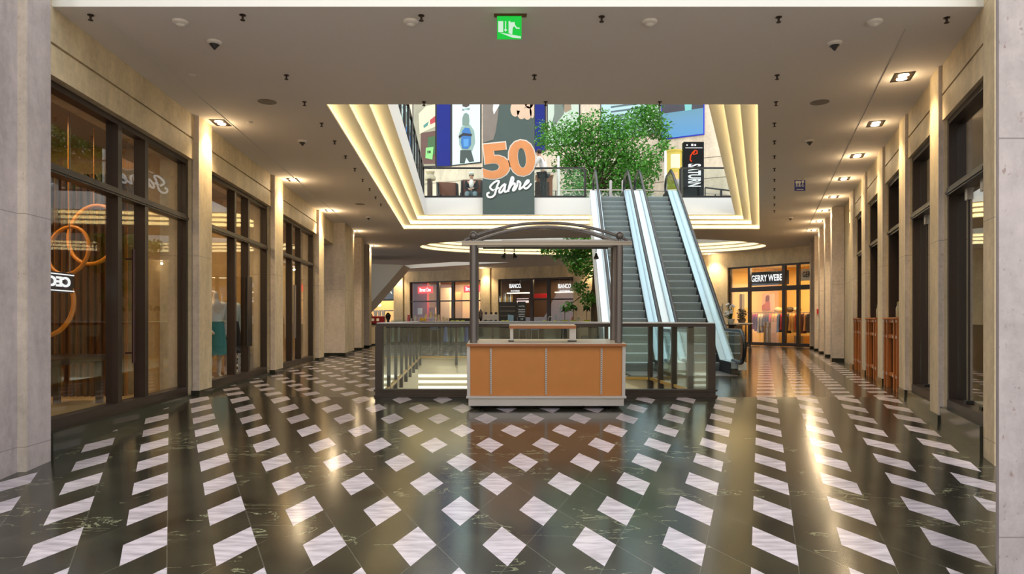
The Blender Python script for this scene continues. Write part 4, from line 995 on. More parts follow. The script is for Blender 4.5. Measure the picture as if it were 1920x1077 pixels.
# cafe furniture on the gallery
def wing_chair(x, D, label, rz=0.):
    r = empty('wing_chair', (PX(x, D), D, ZU), label, 'armchair', 'leather wing chairs on the gallery'); r.rotation_euler = (0, 0, rz)
    lw = mat('dark_leather', 22, 17, 15, .45, spec=.25); bl = mat('brown_leather', 112, 62, 30, .5, noise=.15)
    def lp(n, mbx, m, **k): part(n, mbx, m, r, local=True, **k)
    t = MB(); t.box(-.30, .30, -.28, .30, .28, .44); lp('seat', t, lw, bevel=.03)
    t = MB(); t.hexa([(-.32, .26, .30), (.32, .26, .30), (.32, .40, .30), (-.32, .40, .30), (-.36, .36, 1.22), (.36, .36, 1.22), (.36, .48, 1.22), (-.36, .48, 1.22)]); lp('backrest', t, bl, bevel=.03)
    for s in (-1, 1):
        a, b = sorted((s*.30, s*.40)); t = MB(); t.box(a, b, -.30, .34, .10, .62); lp('armrest', t, lw, bevel=.03)
        a, b = sorted((s*.33, s*.40)); t = MB(); t.extr([(a, .40, .62), (a, .02, .62), (a, .16, 1.12), (a, .44, 1.22)], (b-a, 0, 0)); lp('wing', t, lw, bevel=.012)
        for y in (-.26, .30):
            t = MB(); t.tube([(s*.34, y, .0), (s*.34, y, .12)], [.015, .025], 8); lp('leg', t, M['black'])
    return r
wing_chair(884, 25.4, 'leather wing chair with a person in a cap sitting in it')
wing_chair(841, 25.9, 'empty leather wing chair beside the seated person', .25)
t = MB(); D = 23.9; t.box(PX(1006, D), PX(1036, D), D, D+.7, ZU, ZU+.95); cb = empty('cafe_cabinet', (PX(1021, D), D+.35, ZU), 'brown wooden cabinet behind the standing person on the gallery', 'cabinet')
part('body', t, mat('cabinet_brown', 132, 82, 46, .4, noise=.15), cb, bevel=.01)
t = MB(); t.box(PX(1003, D), PX(1030, D), D-.02, D, ZU+.05, ZU+.75); part('door', t, M['dkwood'], cb)
t = MB(); t.box(PX(1004, D), PX(1038, D), D-.04, D+.74, ZU+.95, ZU+1.0); part('top', t, mat('cabinet_top', 150, 104, 66, .3), cb)
t = MB(); D = 24.8; t.box(PX(801, D), PX(808, D), D, D+.5, ZU, ZU+1.05); solid('side_cabinet', t, M['dkwood'], 'dark side cabinet at the corner of the upper railing', 'cabinet', bevel=.01)
t = MB(); t.lathe([(.18, 0), (.2, .02), (.2, .1), (.12, .2), (.17, .3)], (PX(804, D)+.02, D+.25, ZU+1.05), 16); solid('fabric_lamp', t, mat('linen', 190, 176, 150, .8), 'small linen table lamp on the dark side cabinet', 'lamp', smooth=True)
t = MB(); t.box(-.0+PX(812, 24.9), PX(817, 24.9), 24.9, 25.2, ZU, ZU+.35); solid('paper_bag', t, mat('bag_cyan', 150, 214, 226, .5), 'pale cyan bag standing behind the upper railing', 'bag')
D = 24.0
t = MB(); t.tube([(PX(1047, D), D, ZU), P(1047, 293, D)], .045, 10); solid('flag_pole', t, M['paper'], 'slim white pole behind the upper railing beside the standing person', 'pole', smooth=True)

# ------------------------------------------------------------------ people
def skin(pts, edges, sub=2):
    """pts: name -> (pos, radius)"""
    names = list(pts); me = bpy.data.meshes.new('figure')
    me.from_pydata([tuple(pts[n][0]) for n in names], [(names.index(a), names.index(b)) for a, b in edges], [])
    ob = bpy.data.objects.new('figure', me); COL.objects.link(ob)
    md = ob.modifiers.new('skin', 'SKIN'); md.use_smooth_shade = True
    for i, n in enumerate(names):
        r = pts[n][1]; sv = me.skin_vertices[0].data[i]; sv.radius = r if isinstance(r, tuple) else (r, r); sv.use_root = (i == 0)
    sd = ob.modifiers.new('sub', 'SUBSURF'); sd.levels = sub; sd.render_levels = sub
    bpy.context.view_layer.update()
    m2 = bpy.data.meshes.new_from_object(ob.evaluated_get(bpy.context.evaluated_depsgraph_get()))
    mb = MB(); mb.add([tuple(v.co) for v in m2.vertices], [tuple(p.vertices) for p in m2.polygons])
    bpy.data.objects.remove(ob); bpy.data.meshes.remove(me); bpy.data.meshes.remove(m2)
    return mb
def frame_pts(spec, base, rz, sc=1.):
    R = Matrix.Translation(base) @ Matrix.Rotation(rz, 4, 'Z')
    out = {}
    for k, (p, r) in spec.items():
        rr = tuple(q*sc for q in r) if isinstance(r, tuple) else r*sc
        out[k] = (R @ (Vector(p)*sc), rr)
    return out
SPINE = [('hip', 'waist'), ('waist', 'chest'), ('chest', 'neck'), ('neck', 'head'), ('head', 'crown')]
def sidee(s): return [('chest', 'sho'+s), ('sho'+s, 'elb'+s), ('elb'+s, 'wri'+s), ('wri'+s, 'pal'+s)]
def legse(s): return [('hip', 'thi'+s), ('thi'+s, 'kne'+s), ('kne'+s, 'ank'+s), ('ank'+s, 'toe'+s)]
def person(name, label, cat, base, rz, pose, shirt, trous, shoe, skinm, hair, headwear=None, sc=1., bare=False, grp=None, skirt=None):
    r = empty(name, base, label, cat, grp)
    J = frame_pts(pose, base, rz, sc)
    body = dict(J); part('body', skin(body, SPINE+sidee('l')+sidee('r')+legse('l')+legse('r')), skinm, r, smooth=True)
    def grow(keys, k, add=0): return {n: (J[n][0], tuple(q*k+add for q in J[n][1]) if isinstance(J[n][1], tuple) else J[n][1]*k+add) for n in keys}
    if shirt: part('shirt', skin(grow(('hip', 'waist', 'chest', 'shol', 'elbl', 'wril', 'shor', 'elbr', 'wrir'), 1.14, .006), [('hip', 'waist'), ('waist', 'chest'), ('chest', 'shol'), ('shol', 'elbl'), ('elbl', 'wril'), ('chest', 'shor'), ('shor', 'elbr'), ('elbr', 'wrir')]), shirt, r, smooth=True)
    if trous: part('trousers', skin(grow(('hip', 'thil', 'knel', 'ankl', 'thir', 'kner', 'ankr'), 1.12, .012), [('hip', 'thil'), ('thil', 'knel'), ('knel', 'ankl'), ('hip', 'thir'), ('thir', 'kner'), ('kner', 'ankr')]), trous, r, smooth=True)
    if skirt:
        h = J['hip'][0]; t = MB(); t.lathe([(.225*sc, -.46*sc), (.215*sc, -.3*sc), (.18*sc, -.05*sc), (.145*sc, .16*sc), (.14*sc, .16*sc)], tuple(h), 24); part('skirt', t, skirt, r, smooth=True)
    R3 = Matrix.Rotation(rz, 4, 'Z')
    if not bare:
        hd, cr_ = J['head'][0], J['crown'][0]; up = (cr_-hd).normalized(); fw = (R3 @ Vector((0, -1, 0))).normalized(); rt = fw.cross(up)
        t = MB(); t.sphere(hd-fw*.095*sc*-1+up*-.005, .014*sc, 8, (1, 1, 1.3)); part('nose', t, skinm, r, smooth=True)
        for s in (-1, 1):
            t = MB(); t.sphere(hd+fw*.082*sc+rt*s*.032*sc+up*.025*sc, .010*sc, 8); part('eye', t, M['black'], r)
            t = MB(); t.sphere(hd+rt*s*.082*sc, .022*sc, 8, (.5, .8, 1.3)); part('ear', t, skinm, r, smooth=True)
        t = MB(); t.sphere(hd+fw*.086*sc-up*.05*sc, .018*sc, 8, (1.2, .5, .35)); part('mouth', t, mat('lip', 150, 90, 80), r)
        if hair: 
            t = MB(); t.sphere(hd+up*.045*sc-fw*.018*sc, .098*sc, 16, (.96, 1, 1)); part('hair', t, hair, r, smooth=True)
        if headwear:
            t = MB(); t.sphere(hd+up*.075*sc, .10*sc, 16, (1, 1.05, .75)); part('cap', t, headwear, r, smooth=True)
            t = MB(); t.extr([hd+up*.06*sc+fw*(.06+.11*math.cos(w))*sc+rt*.085*math.sin(w)*sc for w in [math.pi*(i/8-.5) for i in range(9)]], tuple(up*.012*sc)); part('cap_brim', t, headwear, r)
        # hands: five fingers on each palm
        for s in 'lr':
            w_, p_ = J['wri'+s][0], J['pal'+s][0]; d = (p_-w_).normalized(); sd_ = d.cross(Vector((0, 0, 1))).normalized()
            hm = MB()
            for i, (o, L_) in enumerate(((-.03, .055), (-.01, .07), (.01, .075), (.028, .062))):
                a = p_+sd_*o*sc; hm.tube([a, a+d*L_*.55*sc+Vector((0, 0, -.006*sc)), a+d*L_*sc+Vector((0, 0, -.025*sc))], [.009*sc, .0085*sc, .007*sc], 8)
            a = p_-d*.035*sc-sd_*.03*sc; hm.tube([a, a-sd_*.03*sc+d*.02*sc, a-sd_*.035*sc+d*.05*sc], [.011*sc, .010*sc, .008*sc], 8)
            part('fingers', hm, skinm, r, smooth=True)
    if shoe:
        for s in 'lr':
            a, b = J['ank'+s][0], J['toe'+s][0]; z0 = base[2]
            f = (b-a); f.z = 0; f.normalize(); c0 = Vector((a.x, a.y, min(a.z, b.z)-.0))
            t = MB(); t.tube([a-f*.07*sc-Vector((0, 0, .035*sc)), a-Vector((0, 0, .03*sc)), b+f*.02*sc, b+f*.06*sc-Vector((0, 0, .01*sc))], [.03*sc, .05*sc, .043*sc, .02*sc], 12); part('shoe', t, shoe, r, smooth=True)
    return r
STAND = dict(hip=((0, 0, .94), (.15, .10)), waist=((0, .01, 1.08), (.135, .095)), chest=((0, 0, 1.32), (.16, .105)), neck=((0, -.01, 1.50), .052), head=((0, -.03, 1.64), (.075, .088)), crown=((0, -.015, 1.75), (.055, .06)),
    shol=((-.18, 0, 1.42), .058), elbl=((-.24, .02, 1.12), .042), wril=((-.24, -.06, .87), .030), pall=((-.24, -.09, .79), (.034, .018)),
    shor=((.18, 0, 1.42), .058), elbr=((.24, .02, 1.12), .042), wrir=((.24, -.06, .87), .030), palr=((.24, -.09, .79), (.034, .018)),
    thil=((-.09, 0, .86), .085), knel=((-.10, -.01, .49), .055), ankl=((-.10, .03, .09), .038), toel=((-.11, -.11, .035), (.036, .028)),
    thir=((.09, 0, .86), .085), kner=((.10, -.01, .49), .055), ankr=((.10, .03, .09), .038), toer=((.11, -.11, .035), (.036, .028)))
lean = dict(STAND); lean.update(chest=((0, -.08, 1.31), (.165, .11)), neck=((0, -.13, 1.48), .054), head=((0, -.18, 1.61), (.075, .088)), crown=((0, -.17, 1.72), (.055, .06)),
    shol=((-.19, -.07, 1.41), .06), shor=((.19, -.07, 1.41), .06), elbl=((-.25, -.20, 1.16), .043), wril=((-.18, -.42, 1.12), .031), pall=((-.15, -.50, 1.10), (.036, .018)),
    elbr=((.25, -.18, 1.16), .043), wrir=((.20, -.38, 1.06), .031), palr=((.17, -.46, 1.04), (.036, .018)))
bd = 23.25
person('person', 'person in a white shirt and dark trousers standing behind the upper railing', 'person', Vector((PX(1019, bd), bd, ZU)), math.radians(-115), lean, M['cloth_white'], mat('dark_trousers', 44, 46, 42, .8), M['black'], M['skin'], mat('dark_hair', 40, 28, 22, .6))
SIT = dict(STAND); SIT.update(hip=((0, .12, .54), (.15, .11)), waist=((0, .15, .70), (.135, .10)), chest=((0, .13, .93), (.16, .105)), neck=((0, .10, 1.10), .054), head=((0, .06, 1.23), (.075, .088)), crown=((0, .07, 1.34), (.055, .06)),
    shol=((-.19, .13, 1.03), .058), elbl=((-.215, .03, .78), .04), wril=((-.08, -.12, .72), .031), pall=((-.02, -.16, .69), (.036, .018)),
    shor=((.19, .13, 1.03), .058), elbr=((.215, .03, .78), .04), wrir=((.08, -.12, .74), .031), palr=((.03, -.17, .72), (.036, .018)),
    thil=((-.10, .05, .54), .085), knel=((-.15, -.38, .52), .06), ankl=((-.10, -.42, .06), .036), toel=((-.11, -.56, .0), (.036, .028)),
    thir=((.10, .05, .54), .085), kner=((.15, -.38, .52), .06), ankr=((.12, -.40, .06), .036), toer=((.14, -.54, .0), (.036, .028)))
person('person', 'seated person in pale cap, dark jacket, white shirt and faded jeans', 'person', Vector((PX(884, 25.4), 25.34, ZU+.045)), 0, SIT, mat('dark_jacket', 34, 32, 32, .8, spec=.2), mat('faded_jeans', 104, 122, 128, .85), mat('grey_shoe', 90, 90, 90), M['skin'], mat('dark_hair', 40, 28, 22, .6), mat('cap_grey', 206, 210, 206, .8))

sp = bpy.data.objects['person.001']
t = MB(); c = wloc(sp)+Vector((0, .02, .93)); t.sphere((c.x, c.y, c.z), .11, 14, (.8, .75, 1.6)); part('shirt_front', t, M['cloth_white'], sp, smooth=True)

# ------------------------------------------------------------------ ficus tree, from the ground floor through the oval opening
TX, TY = PX(1116, 28.5), 28.5
tr = empty('ficus_tree', (TX, TY, 0), 'tall green ficus tree growing up through the oval opening behind the escalators', 'tree')
t = MB(); t.tube([(TX, TY, 0), (TX-.05, TY, 1.5), (TX+.02, TY, 3.2), (TX+.1, TY+.05, 5.2), (TX+.15, TY, 6.6)], [.17, .13, .12, .11, .09], 12); part('trunk', t, M['bark'], tr, smooth=True)
blobs = [(1042, 266, 30), (1076, 248, 36), (1122, 246, 42), (1165, 256, 44), (1208, 230, 36), (1236, 240, 22), (1100, 296, 42), (1150, 306, 48), (1200, 306, 36), (1062, 306, 26), (1128, 346, 42), (1180, 346, 40), (1085, 350, 32), (1218, 322, 22), (1022, 240, 16), (1240, 282, 18), (1214, 206, 26), (1192, 360, 30), (1245, 262, 14), (1016, 262, 12)]
low = [(1022, 466, 12), (1046, 470, 17), (1072, 480, 20), (1094, 474, 20), (1102, 502, 22), (1076, 502, 12), (1088, 540, 15), (1066, 574, 10), (1104, 562, 15), (1110, 456, 22), (1080, 456, 22), (1126, 500, 14)]
rnd = random.Random(11)
for i, (x, y, rr) in enumerate(blobs+low):
    up = i < len(blobs); q = P(x, y, TY+rnd.uniform(-.6, .6))
    z0 = max(1.6, min(6.5, q.z-.9)) if up else min(4.1, q.z+.55); s0 = Vector((TX+.08, TY, z0))
    mid = (s0+q)/2+Vector((rnd.uniform(-.15, .15), rnd.uniform(-.15, .15), .12))
    br = MB(); br.tube([s0, mid, q], [.05 if up else .03, .028, .008], 6); part('branch', br, M['bark'], tr, smooth=True)
lf = MB()
def leaf(mb, p, L_, wd, rnd):
    d = Vector((rnd.gauss(0, 1), rnd.gauss(0, 1), rnd.gauss(-.25, .7))).normalized(); s = d.cross(Vector((rnd.gauss(0, .5), rnd.gauss(0, .5), 1))).normalized(); n_ = s.cross(d)
    a, b = p, p+d*L_; m_ = p+d*L_*.45-n_*.012
    mb.add([a, m_+s*wd+n_*.014, b, m_-s*wd+n_*.014, m_], [(0, 4, 1), (1, 4, 2), (2, 4, 3), (3, 4, 0)])
for i, (x, y, rr) in enumerate(blobs+low):
    R_ = rr*TY/F; c = P(x, y, TY+rnd.uniform(-.7, .7)); n_ = int((rr**2)*(.62 if i < len(blobs) else 1.0))
    for k in range(n_):
        v = Vector((rnd.gauss(0, 1), rnd.gauss(0, 1), rnd.gauss(0, 1))).normalized()*R_*(rnd.random()**.45)*1.12
        leaf(lf, c+Vector((v.x, v.y*1.2, v.z*.85)), rnd.uniform(.12, .20), rnd.uniform(.032, .05), rnd)
part('foliage', lf, M['leaf'], tr, kind='stuff')
t = MB(); t.lathe([(.55, 0), (.6, .5), (.55, .5), (.5, .42)], (TX, TY, 0), 24); part('planter', t, M['plinth'], tr, smooth=True)
# ------------------------------------------------------------------ inside the glass shop fronts
def wpoly(wl, pts, v, thick):      # polygon in (u, z) at depth v
    return MB().extr([wl.pt(u, v, z) for u, z in pts], tuple(wl.n*thick))
# orange slatted screen across the end of the front shop, with rings hanging before it
sc = empty('slatted_screen', WLf.pt(UL(10.35), 2.2, .02), 'orange brown slatted wooden screen inside the front shop window', 'screen')
t = MB(); WLf.box(t, UL(10.40), UL(10.44), .95, 3.35, .02, 3.3); part('back_panel', t, mat('amber_panel', 196, 128, 54, .5), sc)
t = MB()
for i in range(24):
    v = .97+i*.10; WLf.box(t, UL(10.30), UL(10.36), v, v+.045, .02, 3.3)
part('slats', t, mat('slat_wood', 84, 50, 24, .45, noise=.2, nscale=5), sc)
def ring(x, y, D, r, rt, lab):
    t = MB(); n = 40; c = P(x, y, D)
    t.tube([c+Vector((r*math.cos(2*math.pi*i/n), .25*r*math.sin(2*math.pi*i/n), r*1.2*math.sin(2*math.pi*i/n))) for i in range(n+1)], rt, 10)
    t.tube([c+Vector((0, 0, r*1.2)), Vector((c.x, c.y, 3.75))], .006, 6)
    solid('decor_ring', t, mat('ring_orange', 226, 140, 34, .35), lab, 'decoration', 'orange rings in the front shop window', smooth=True)
ring(92, 575, 8.5, .30, .028, 'big orange ring hanging low inside the front shop window')
ring(176, 440, 9.4, .34, .028, 'big orange ring hanging high behind the first pane of the front shop window')
ring(128, 470, 8.9, .26, .024, 'smaller orange ring overlapping the high ring in the front shop window')
for u, z, lab in ((UL(7.5), 2.95, 'first pane'), (UL(9.85), 2.95, 'last pane')):
    t = MB(); v = .62
    for k in range(6):
        t.tube([WLf.pt(u-.15+k*.06, v, 3.74), WLf.pt(u-.15+k*.06, v, z+.16)], .003, 5)
    for k in range(3):
        t.tube([WLf.pt(u-.2+i*.03, v, z+.08-.09*k+.06*math.sin(i*.75+k)) for i in range(15)], .009, 6)
    solid('wire_ornament', t, M['steel'], 'silver wavy wire ornament hanging behind the %s of the front shop window' % lab, 'ornament', 'wire ornaments')
t = MB(); WLf.box(t, UL(7.25), UL(9.6), .8, 1.5, .60, .68); tb = empty('bench', WLf.pt(UL(8.4), 1.1, .02), 'dark wooden bench table standing in for the railing reflection in the front shop window', 'table')  # stands in for the dark band of a railing reflected in the glass
part('top', t, M['dkwood'], tb, bevel=.006)
for u in (UL(7.35), UL(9.45)):
    for v in (.85, 1.4):
        t = MB(); WLf.box(t, u, u+.07, v, v+.07, .02, .6); part('leg', t, M['dkwood'], tb)
q = WLf.pt(UL(7.32), .45, .02)
ea = empty('easel_card', q, 'small white easel card on the floor of the front shop window', 'card')
t = MB(); t.hexa([q+Vector(p) for p in ((-.09, 0, 0), (.05, -.02, 0), (.05, .0, 0), (-.09, .02, 0), (-.03, .06, .24), (.06, .05, .24), (.06, .07, .24), (-.03, .08, .24))]); part('card', t, M['paper'], ea)
t = MB(); t.tube([q+Vector((0, .22, 0)), q+Vector((.02, .08, .22))], .012, 6); part('strut', t, M['paper'], ea)
# mirrored lettering on a panel, imitating a sign reflected in the window glass
q = WLf.pt(UL(7.78), .5, 1.46); cs = empty('shop_sign', q, 'small dark panel with mirrored white letters imitating a reflection in the front shop window', 'sign')
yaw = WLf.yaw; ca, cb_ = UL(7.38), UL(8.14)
t = MB(); WLf.box(t, ca, cb_, .51, .53, 1.46, 1.69); part('panel', t, mat('reflection_dark', 40, 30, 40, .4), cs)
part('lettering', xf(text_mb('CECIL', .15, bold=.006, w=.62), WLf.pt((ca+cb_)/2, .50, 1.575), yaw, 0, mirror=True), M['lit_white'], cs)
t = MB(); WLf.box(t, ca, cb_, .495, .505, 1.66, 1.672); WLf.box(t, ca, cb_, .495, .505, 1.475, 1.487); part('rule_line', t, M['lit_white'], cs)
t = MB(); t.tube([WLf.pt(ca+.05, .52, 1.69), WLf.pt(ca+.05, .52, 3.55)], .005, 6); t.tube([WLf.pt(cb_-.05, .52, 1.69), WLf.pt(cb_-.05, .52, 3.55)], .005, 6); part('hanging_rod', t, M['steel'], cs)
# door handles
def handle(u, z0, z1, win_label):
    t = MB(); a = WLf.pt(u, .02, z0); b = WLf.pt(u, .02, z1); t.tube([a, b], .018, 10)
    for z in (z0+.12, z1-.12): t.tube([WLf.pt(u, .02, z), WLf.pt(u, .12, z)], .010, 8)
    w = bpy.data.objects.get(win_label); part('door_handle', t, mat('handle_red', 62, 34, 34, .3, metal=.4), w, smooth=True)
handle(UL(8.56), .62, 2.02, 'window_1')
t = MB(); WLf.box(t, UL(13.2), UL(13.5), .03, .075, .64, 1.98); part('door_handle', t, M['black'], bpy.data.objects['window_2'], bevel=.01)
t = MB(); WLf.box(t, UL(17.0), UL(17.06), .02, .07, .7, 2.0); part('door_handle', t, M['steel'], bpy.data.objects['window_3'])
# mannequins
mq = mat('mannequin', 232, 222, 208, .35)
MAN = dict(STAND); MAN.update(head=((0, -.02, 1.60), (.05, .055)), crown=((0, -.02, 1.66), (.03, .03)), wril=((-.20, -.16, .92), .028), pall=((-.17, -.22, .86), (.03, .016)), wrir=((.22, .0, .88), .028))
q = WLf.pt(UL(12.95), .55, .02)
person('mannequin', 'headless mannequin in white blouse and teal skirt in the second glass shop front', 'mannequin', q, math.radians(60), MAN, mat('blouse', 226, 226, 220, .8), None, None, mq, None, bare=True, skirt=mat('teal_skirt', 44, 142, 146, .7))
q = WLf.pt(UL(13.62), .48, .02)
person('mannequin', 'mannequin in a pale top and dark skirt beside the patterned boxes', 'mannequin', q, math.radians(70), MAN, mat('pale_top', 196, 206, 200, .8), None, None, mq, None, bare=True, skirt=mat('dark_shorts', 40, 38, 40, .8))
q = WLf.pt(UL(14.42), .68, .99); t = MB(); t.sphere((q.x, q.y, q.z), .10, 12, (.6, 1.1, 1)); t.tube([q+Vector((0, -.08, .06)), q+Vector((0, -.05, .2)), q+Vector((0, .05, .2)), q+Vector((0, .08, .06))], .01, 6)
solid('handbag', t, mat('bag_yellow', 214, 164, 40, .5), 'yellow handbag on top of the nearer stack of patterned boxes', 'bag', smooth=True)
q = WLf.pt(UL(13.2), 2.6, .02)
st = empty('display_steps', q, 'red and white striped display steps behind the mannequins', 'display')
for i in range(8):
    t = MB(); WLf.box(t, UL(12.6), UL(14.3), 1.75+.16*i, 1.91+.16*i, .02, .14+.12*i); part('riser', t, mat('step_red', 150, 44, 40) if i % 2 else M['paper'], st)
t = MB(); WLf.box(t, UL(13.0), UL(14.2), 3.32, 3.38, 1.0, 2.3); solid('wall_picture', t, mat('picture_red', 190, 30, 34, .5, noise=.3, nscale=2), 'red picture on the wall behind the mannequins', 'picture')
t = MB(); WLf.box(t, UL(12.0), UL(12.9), 3.32, 3.38, .8, 2.6); solid('wall_picture', t, mat('picture_navy', 36, 46, 78, .5), 'dark blue panel on the wall behind the blouse mannequin', 'picture')
bxm, nt_, b_ = newmat('black and white pattern'); ck = nt_.nodes.new('ShaderNodeTexChecker'); ck.inputs['Scale'].default_value = 18; ck.inputs[1].default_value = (.02, .02, .02, 1); ck.inputs[2].default_value = (.85, .85, .82, 1)
tcn = nt_.nodes.new('ShaderNodeTexCoord'); nt_.links.new(tcn.outputs['Object'], ck.inputs[0]); nt_.links.new(ck.outputs[0], b_.inputs['Base Color'])
q0 = WLf.pt(UL(14.0), .42, .02)
for i in range(3):
    for j in range(2):
        t = MB(); WLf.box(t, UL(14.27)+.32*j, UL(14.27)+.32*j+.30, .54, .82, .02+.29*i, .305+.29*i)
        solid('gift_box', t, bxm, '%s patterned box from the floor in the %s stack of the second glass shop front' % (('lowest', 'middle', 'top')[i], ('nearer', 'farther')[j]), 'box', 'black and white boxes')
t = MB(); WLf.box(t, UL(16.0), UL(18.6), 1.2, 1.9, .02, 1.0); tb = empty('display_counter', WLf.pt(UL(17.3), 1.5, .02), 'grey green display counter inside the third glass shop front', 'counter')
part('body', t, mat('counter_green', 110, 116, 100, .4), tb)
t = MB(); WLf.box(t, UL(15.9), UL(18.7), 1.15, 1.95, 1.0, 1.05); part('top', t, M['alu'], tb)
t = MB(); WLf.box(t, UL(16.1), UL(16.5), .4, .7, .02, .22); solid('tan_box', t, mat('tan_box', 190, 128, 70, .6), 'tan box on the floor of the third glass shop front', 'box')
t = MB(); WLf.box(t, UL(17.95), UL(18.9), 3.30, 3.36, 1.6, 1.85); solid('wall_picture', t, M['red'], 'red strip picture on the back wall of the third glass shop front', 'picture')

# ------------------------------------------------------------------ wooden gates
for k, (a, b) in enumerate(((10.98, 12.2), (13.0, 14.28), (15.08, 16.22))):
    u1, u2 = UR(a), UR(b); r = empty('wooden_gate', WRt.pt((u1+u2)/2, .0, 0), 'orange stained wooden gate frame standing in the %s dark bay from the glass doors' % ORD[k], 'gate', 'wooden gates')
    for u in (u1, u1+.30, u2-.38, u2-.09):
        for v in (-.04, .24):
            t = MB(); WRt.box(t, u, u+.09, v, v+.07, 0, 1.16); part('post', t, M['gate'], r, bevel=.004)
    for z in (.20, .84, 1.10):
        for v in (-.02, .26):
            t = MB(); WRt.box(t, u1+.02, u2-.02, v, v+.05, z, z+.06); part('rail', t, M['gate'], r, bevel=.003)
    t = MB(); WRt.box(t, u1-.01, u2+.01, -.06, .34, 1.16, 1.19); part('top_board', t, M['gate'], r, bevel=.004)
    t = MB(); WRt.box(t, u1+.05, u2-.05, .15, .17, .03, 1.1); part('dark_panel', t, M['black'], r)
    for u in (u1+.045, u1+.345, u2-.335, u2-.045):
        for z in (.23, .87, 1.13):
            t = MB(); WRt.box(t, u-.02, u+.02, -.05, -.04, z-.02, z+.02); part('bolt_plate', t, M['alu'], r)
    q = WRt.pt(u1+.25, .16, 1.19)
    t = MB(); t.lathe([(.05, 0), (.065, .1), (.06, .1)], q, 12); fp = empty('flower_pot', q, 'small pot of yellow flowers on the %s wooden gate from the glass doors' % ORD[k], 'flowers', 'flower pots on the gates')
    part('pot', t, M['white'], fp, smooth=True)
    t = MB(); rr = random.Random(k)
    for i in range(14):
        e = q+Vector((rr.gauss(0, .06), rr.gauss(0, .06), .2+rr.random()*.16)); t.tube([q+Vector((0, 0, .09)), e], .004, 5)
    part('stems', t, M['dkleaf'], fp)
    t = MB(); rr = random.Random(k)
    for i in range(14):
        e = q+Vector((rr.gauss(0, .06), rr.gauss(0, .06), .2+rr.random()*.16)); t.sphere(e, .026, 8)
    part('blossoms', t, mat('blossom', 238, 196, 62, .6), fp, smooth=True)
    for j in range(3):
        p = WRt.pt(u2-.25-.14*j, .14, 1.19); t = MB(); t.lathe([(.03, 0), (.032, .16), (.012, .21), (.012, .27)], p, 10)
        solid('bottle', t, mat('bottle_glass', 150, 140, 110, .15), '%s small bottle from the pillar on the %s wooden gate from the glass doors' % (ORD[j], ORD[k]), 'bottle', 'bottles on the gates', smooth=True)
# fire alarm and wall handle on the deep piers
D = 20.95; t = MB(); x = PX(1548.5, D); t.box(x-.05, x+.05, D-.2, D-.13, PZ(589, D), PZ(580, D))
def on_pier(d, x, y0, y1, w, m, name, label, cat):
    u = UR(d); p = WRt.pt(u-.0, -.13, 0); t = MB()
    c = [WRt.pt(u-.045, -.13-w/2, 0), WRt.pt(u, -.13-w/2, 0), WRt.pt(u, -.13+w/2, 0), WRt.pt(u-.045, -.13+w/2, 0)]
    if (c[1]-c[0]).cross(c[2]-c[1]).z < 0: c = c[::-1]
    t.hexa([(p_.x, p_.y, PZ(y1, d)) for p_ in c]+[(p_.x, p_.y, PZ(y0, d)) for p_ in c])
    solid(name, t, m, label, cat, bevel=.004)
on_pier(25.2, 0, 580, 589, .12, M['red'], 'fire_alarm_box', 'small red fire alarm box on a deep grey pier', 'alarm')
on_pier(25.2, 0, 596, 617, .05, M['paper'], 'grab_bar', 'slim white bar below the red alarm box', 'bar')

# ------------------------------------------------------------------ far shops
def fsign(wl, body, size, x, y, v, w, m, label, back=None, bm=None, sub=None, name='shop_sign', bold=.006):
    u = wl.ux(x, v); p = wl.pt(u, v, 0); z = PZ(y, p.y)
    r = empty(name, (p.x, p.y, z), label, 'sign', 'far shop signs')
    if back:
        bw, bh = back; t = MB(); wl.box(t, u-bw/2, u+bw/2, v+.02, v+.06, z-bh/2, z+bh/2); part('panel', t, bm, r)
    part('lettering', xf(text_mb(body, size, bold=bold, w=w), (p.x, p.y, z), wl.yaw), m, r)
    if sub: part('small_lettering', xf(text_mb(sub, size*.42, bold=.003, w=w*.75), (p.x, p.y, z-size*.85), wl.yaw), m, r)
    t = MB(); t.tube([wl.pt(u-w*.4, v+.04, z+size*.3), wl.pt(u-w*.4, v+.04, 3.7)], .008, 6); t.tube([wl.pt(u+w*.4, v+.04, z+size*.3), wl.pt(u+w*.4, v+.04, 3.7)], .008, 6); part('hanging_rod', t, M['steel'], r)
    return r
def bx_(wl, x0, x1, v0, v1, y0, y1, m, name, label, cat, ref=0.):
    """a block between two pixel columns of a far wall"""
    t = MB(); u0, u1 = wl.ux(x0, v0), wl.ux(x1, v0); d = wl.pt((u0+u1)/2, v0, 0).y; k = d/wl.pt((u0+u1)/2, 0, 0).y
    wl.box(t, u0*1, u1, v0, v1, max(0, PZ(y1, d)), PZ(y0, d)); return solid(name, t, m, label, cat)
zs = fsign(B1, 'ZARA', .52, 716, 547, .3, 1.72, lamp('cream letters', (1, .9, .66, 1), 1.2), 'black shop sign with cream serif letters, half hidden by the rising stair', (2.6, 1.15), M['black'])
fsign(B1, 'Street One', .34, 797, 544, .42, .88, M['lit_white'], 'red glowing sign behind the first pane of the red shop', (1.15, .42), M['lit_red'], bold=.012)
fsign(B1, 'Street One', .34, 884, 542, .46, .88, M['lit_white'], 'red glowing sign in the last pane of the red shop by the kiosk post', (1.15, .42), M['lit_red'], bold=.012)
fsign(B1, 'BIANCO.', .34, 966, 537, .5, .80, M['lit_white'], 'white lettered shoe shop sign above the slate board', sub='FOOTWEAR', bold=.012)
fsign(B1, 'BIANCO.', .34, 1059, 537, .5, .86, M['lit_white'], 'white lettered shoe shop sign beside the tree', sub='FOOTWEAR', bold=.012)
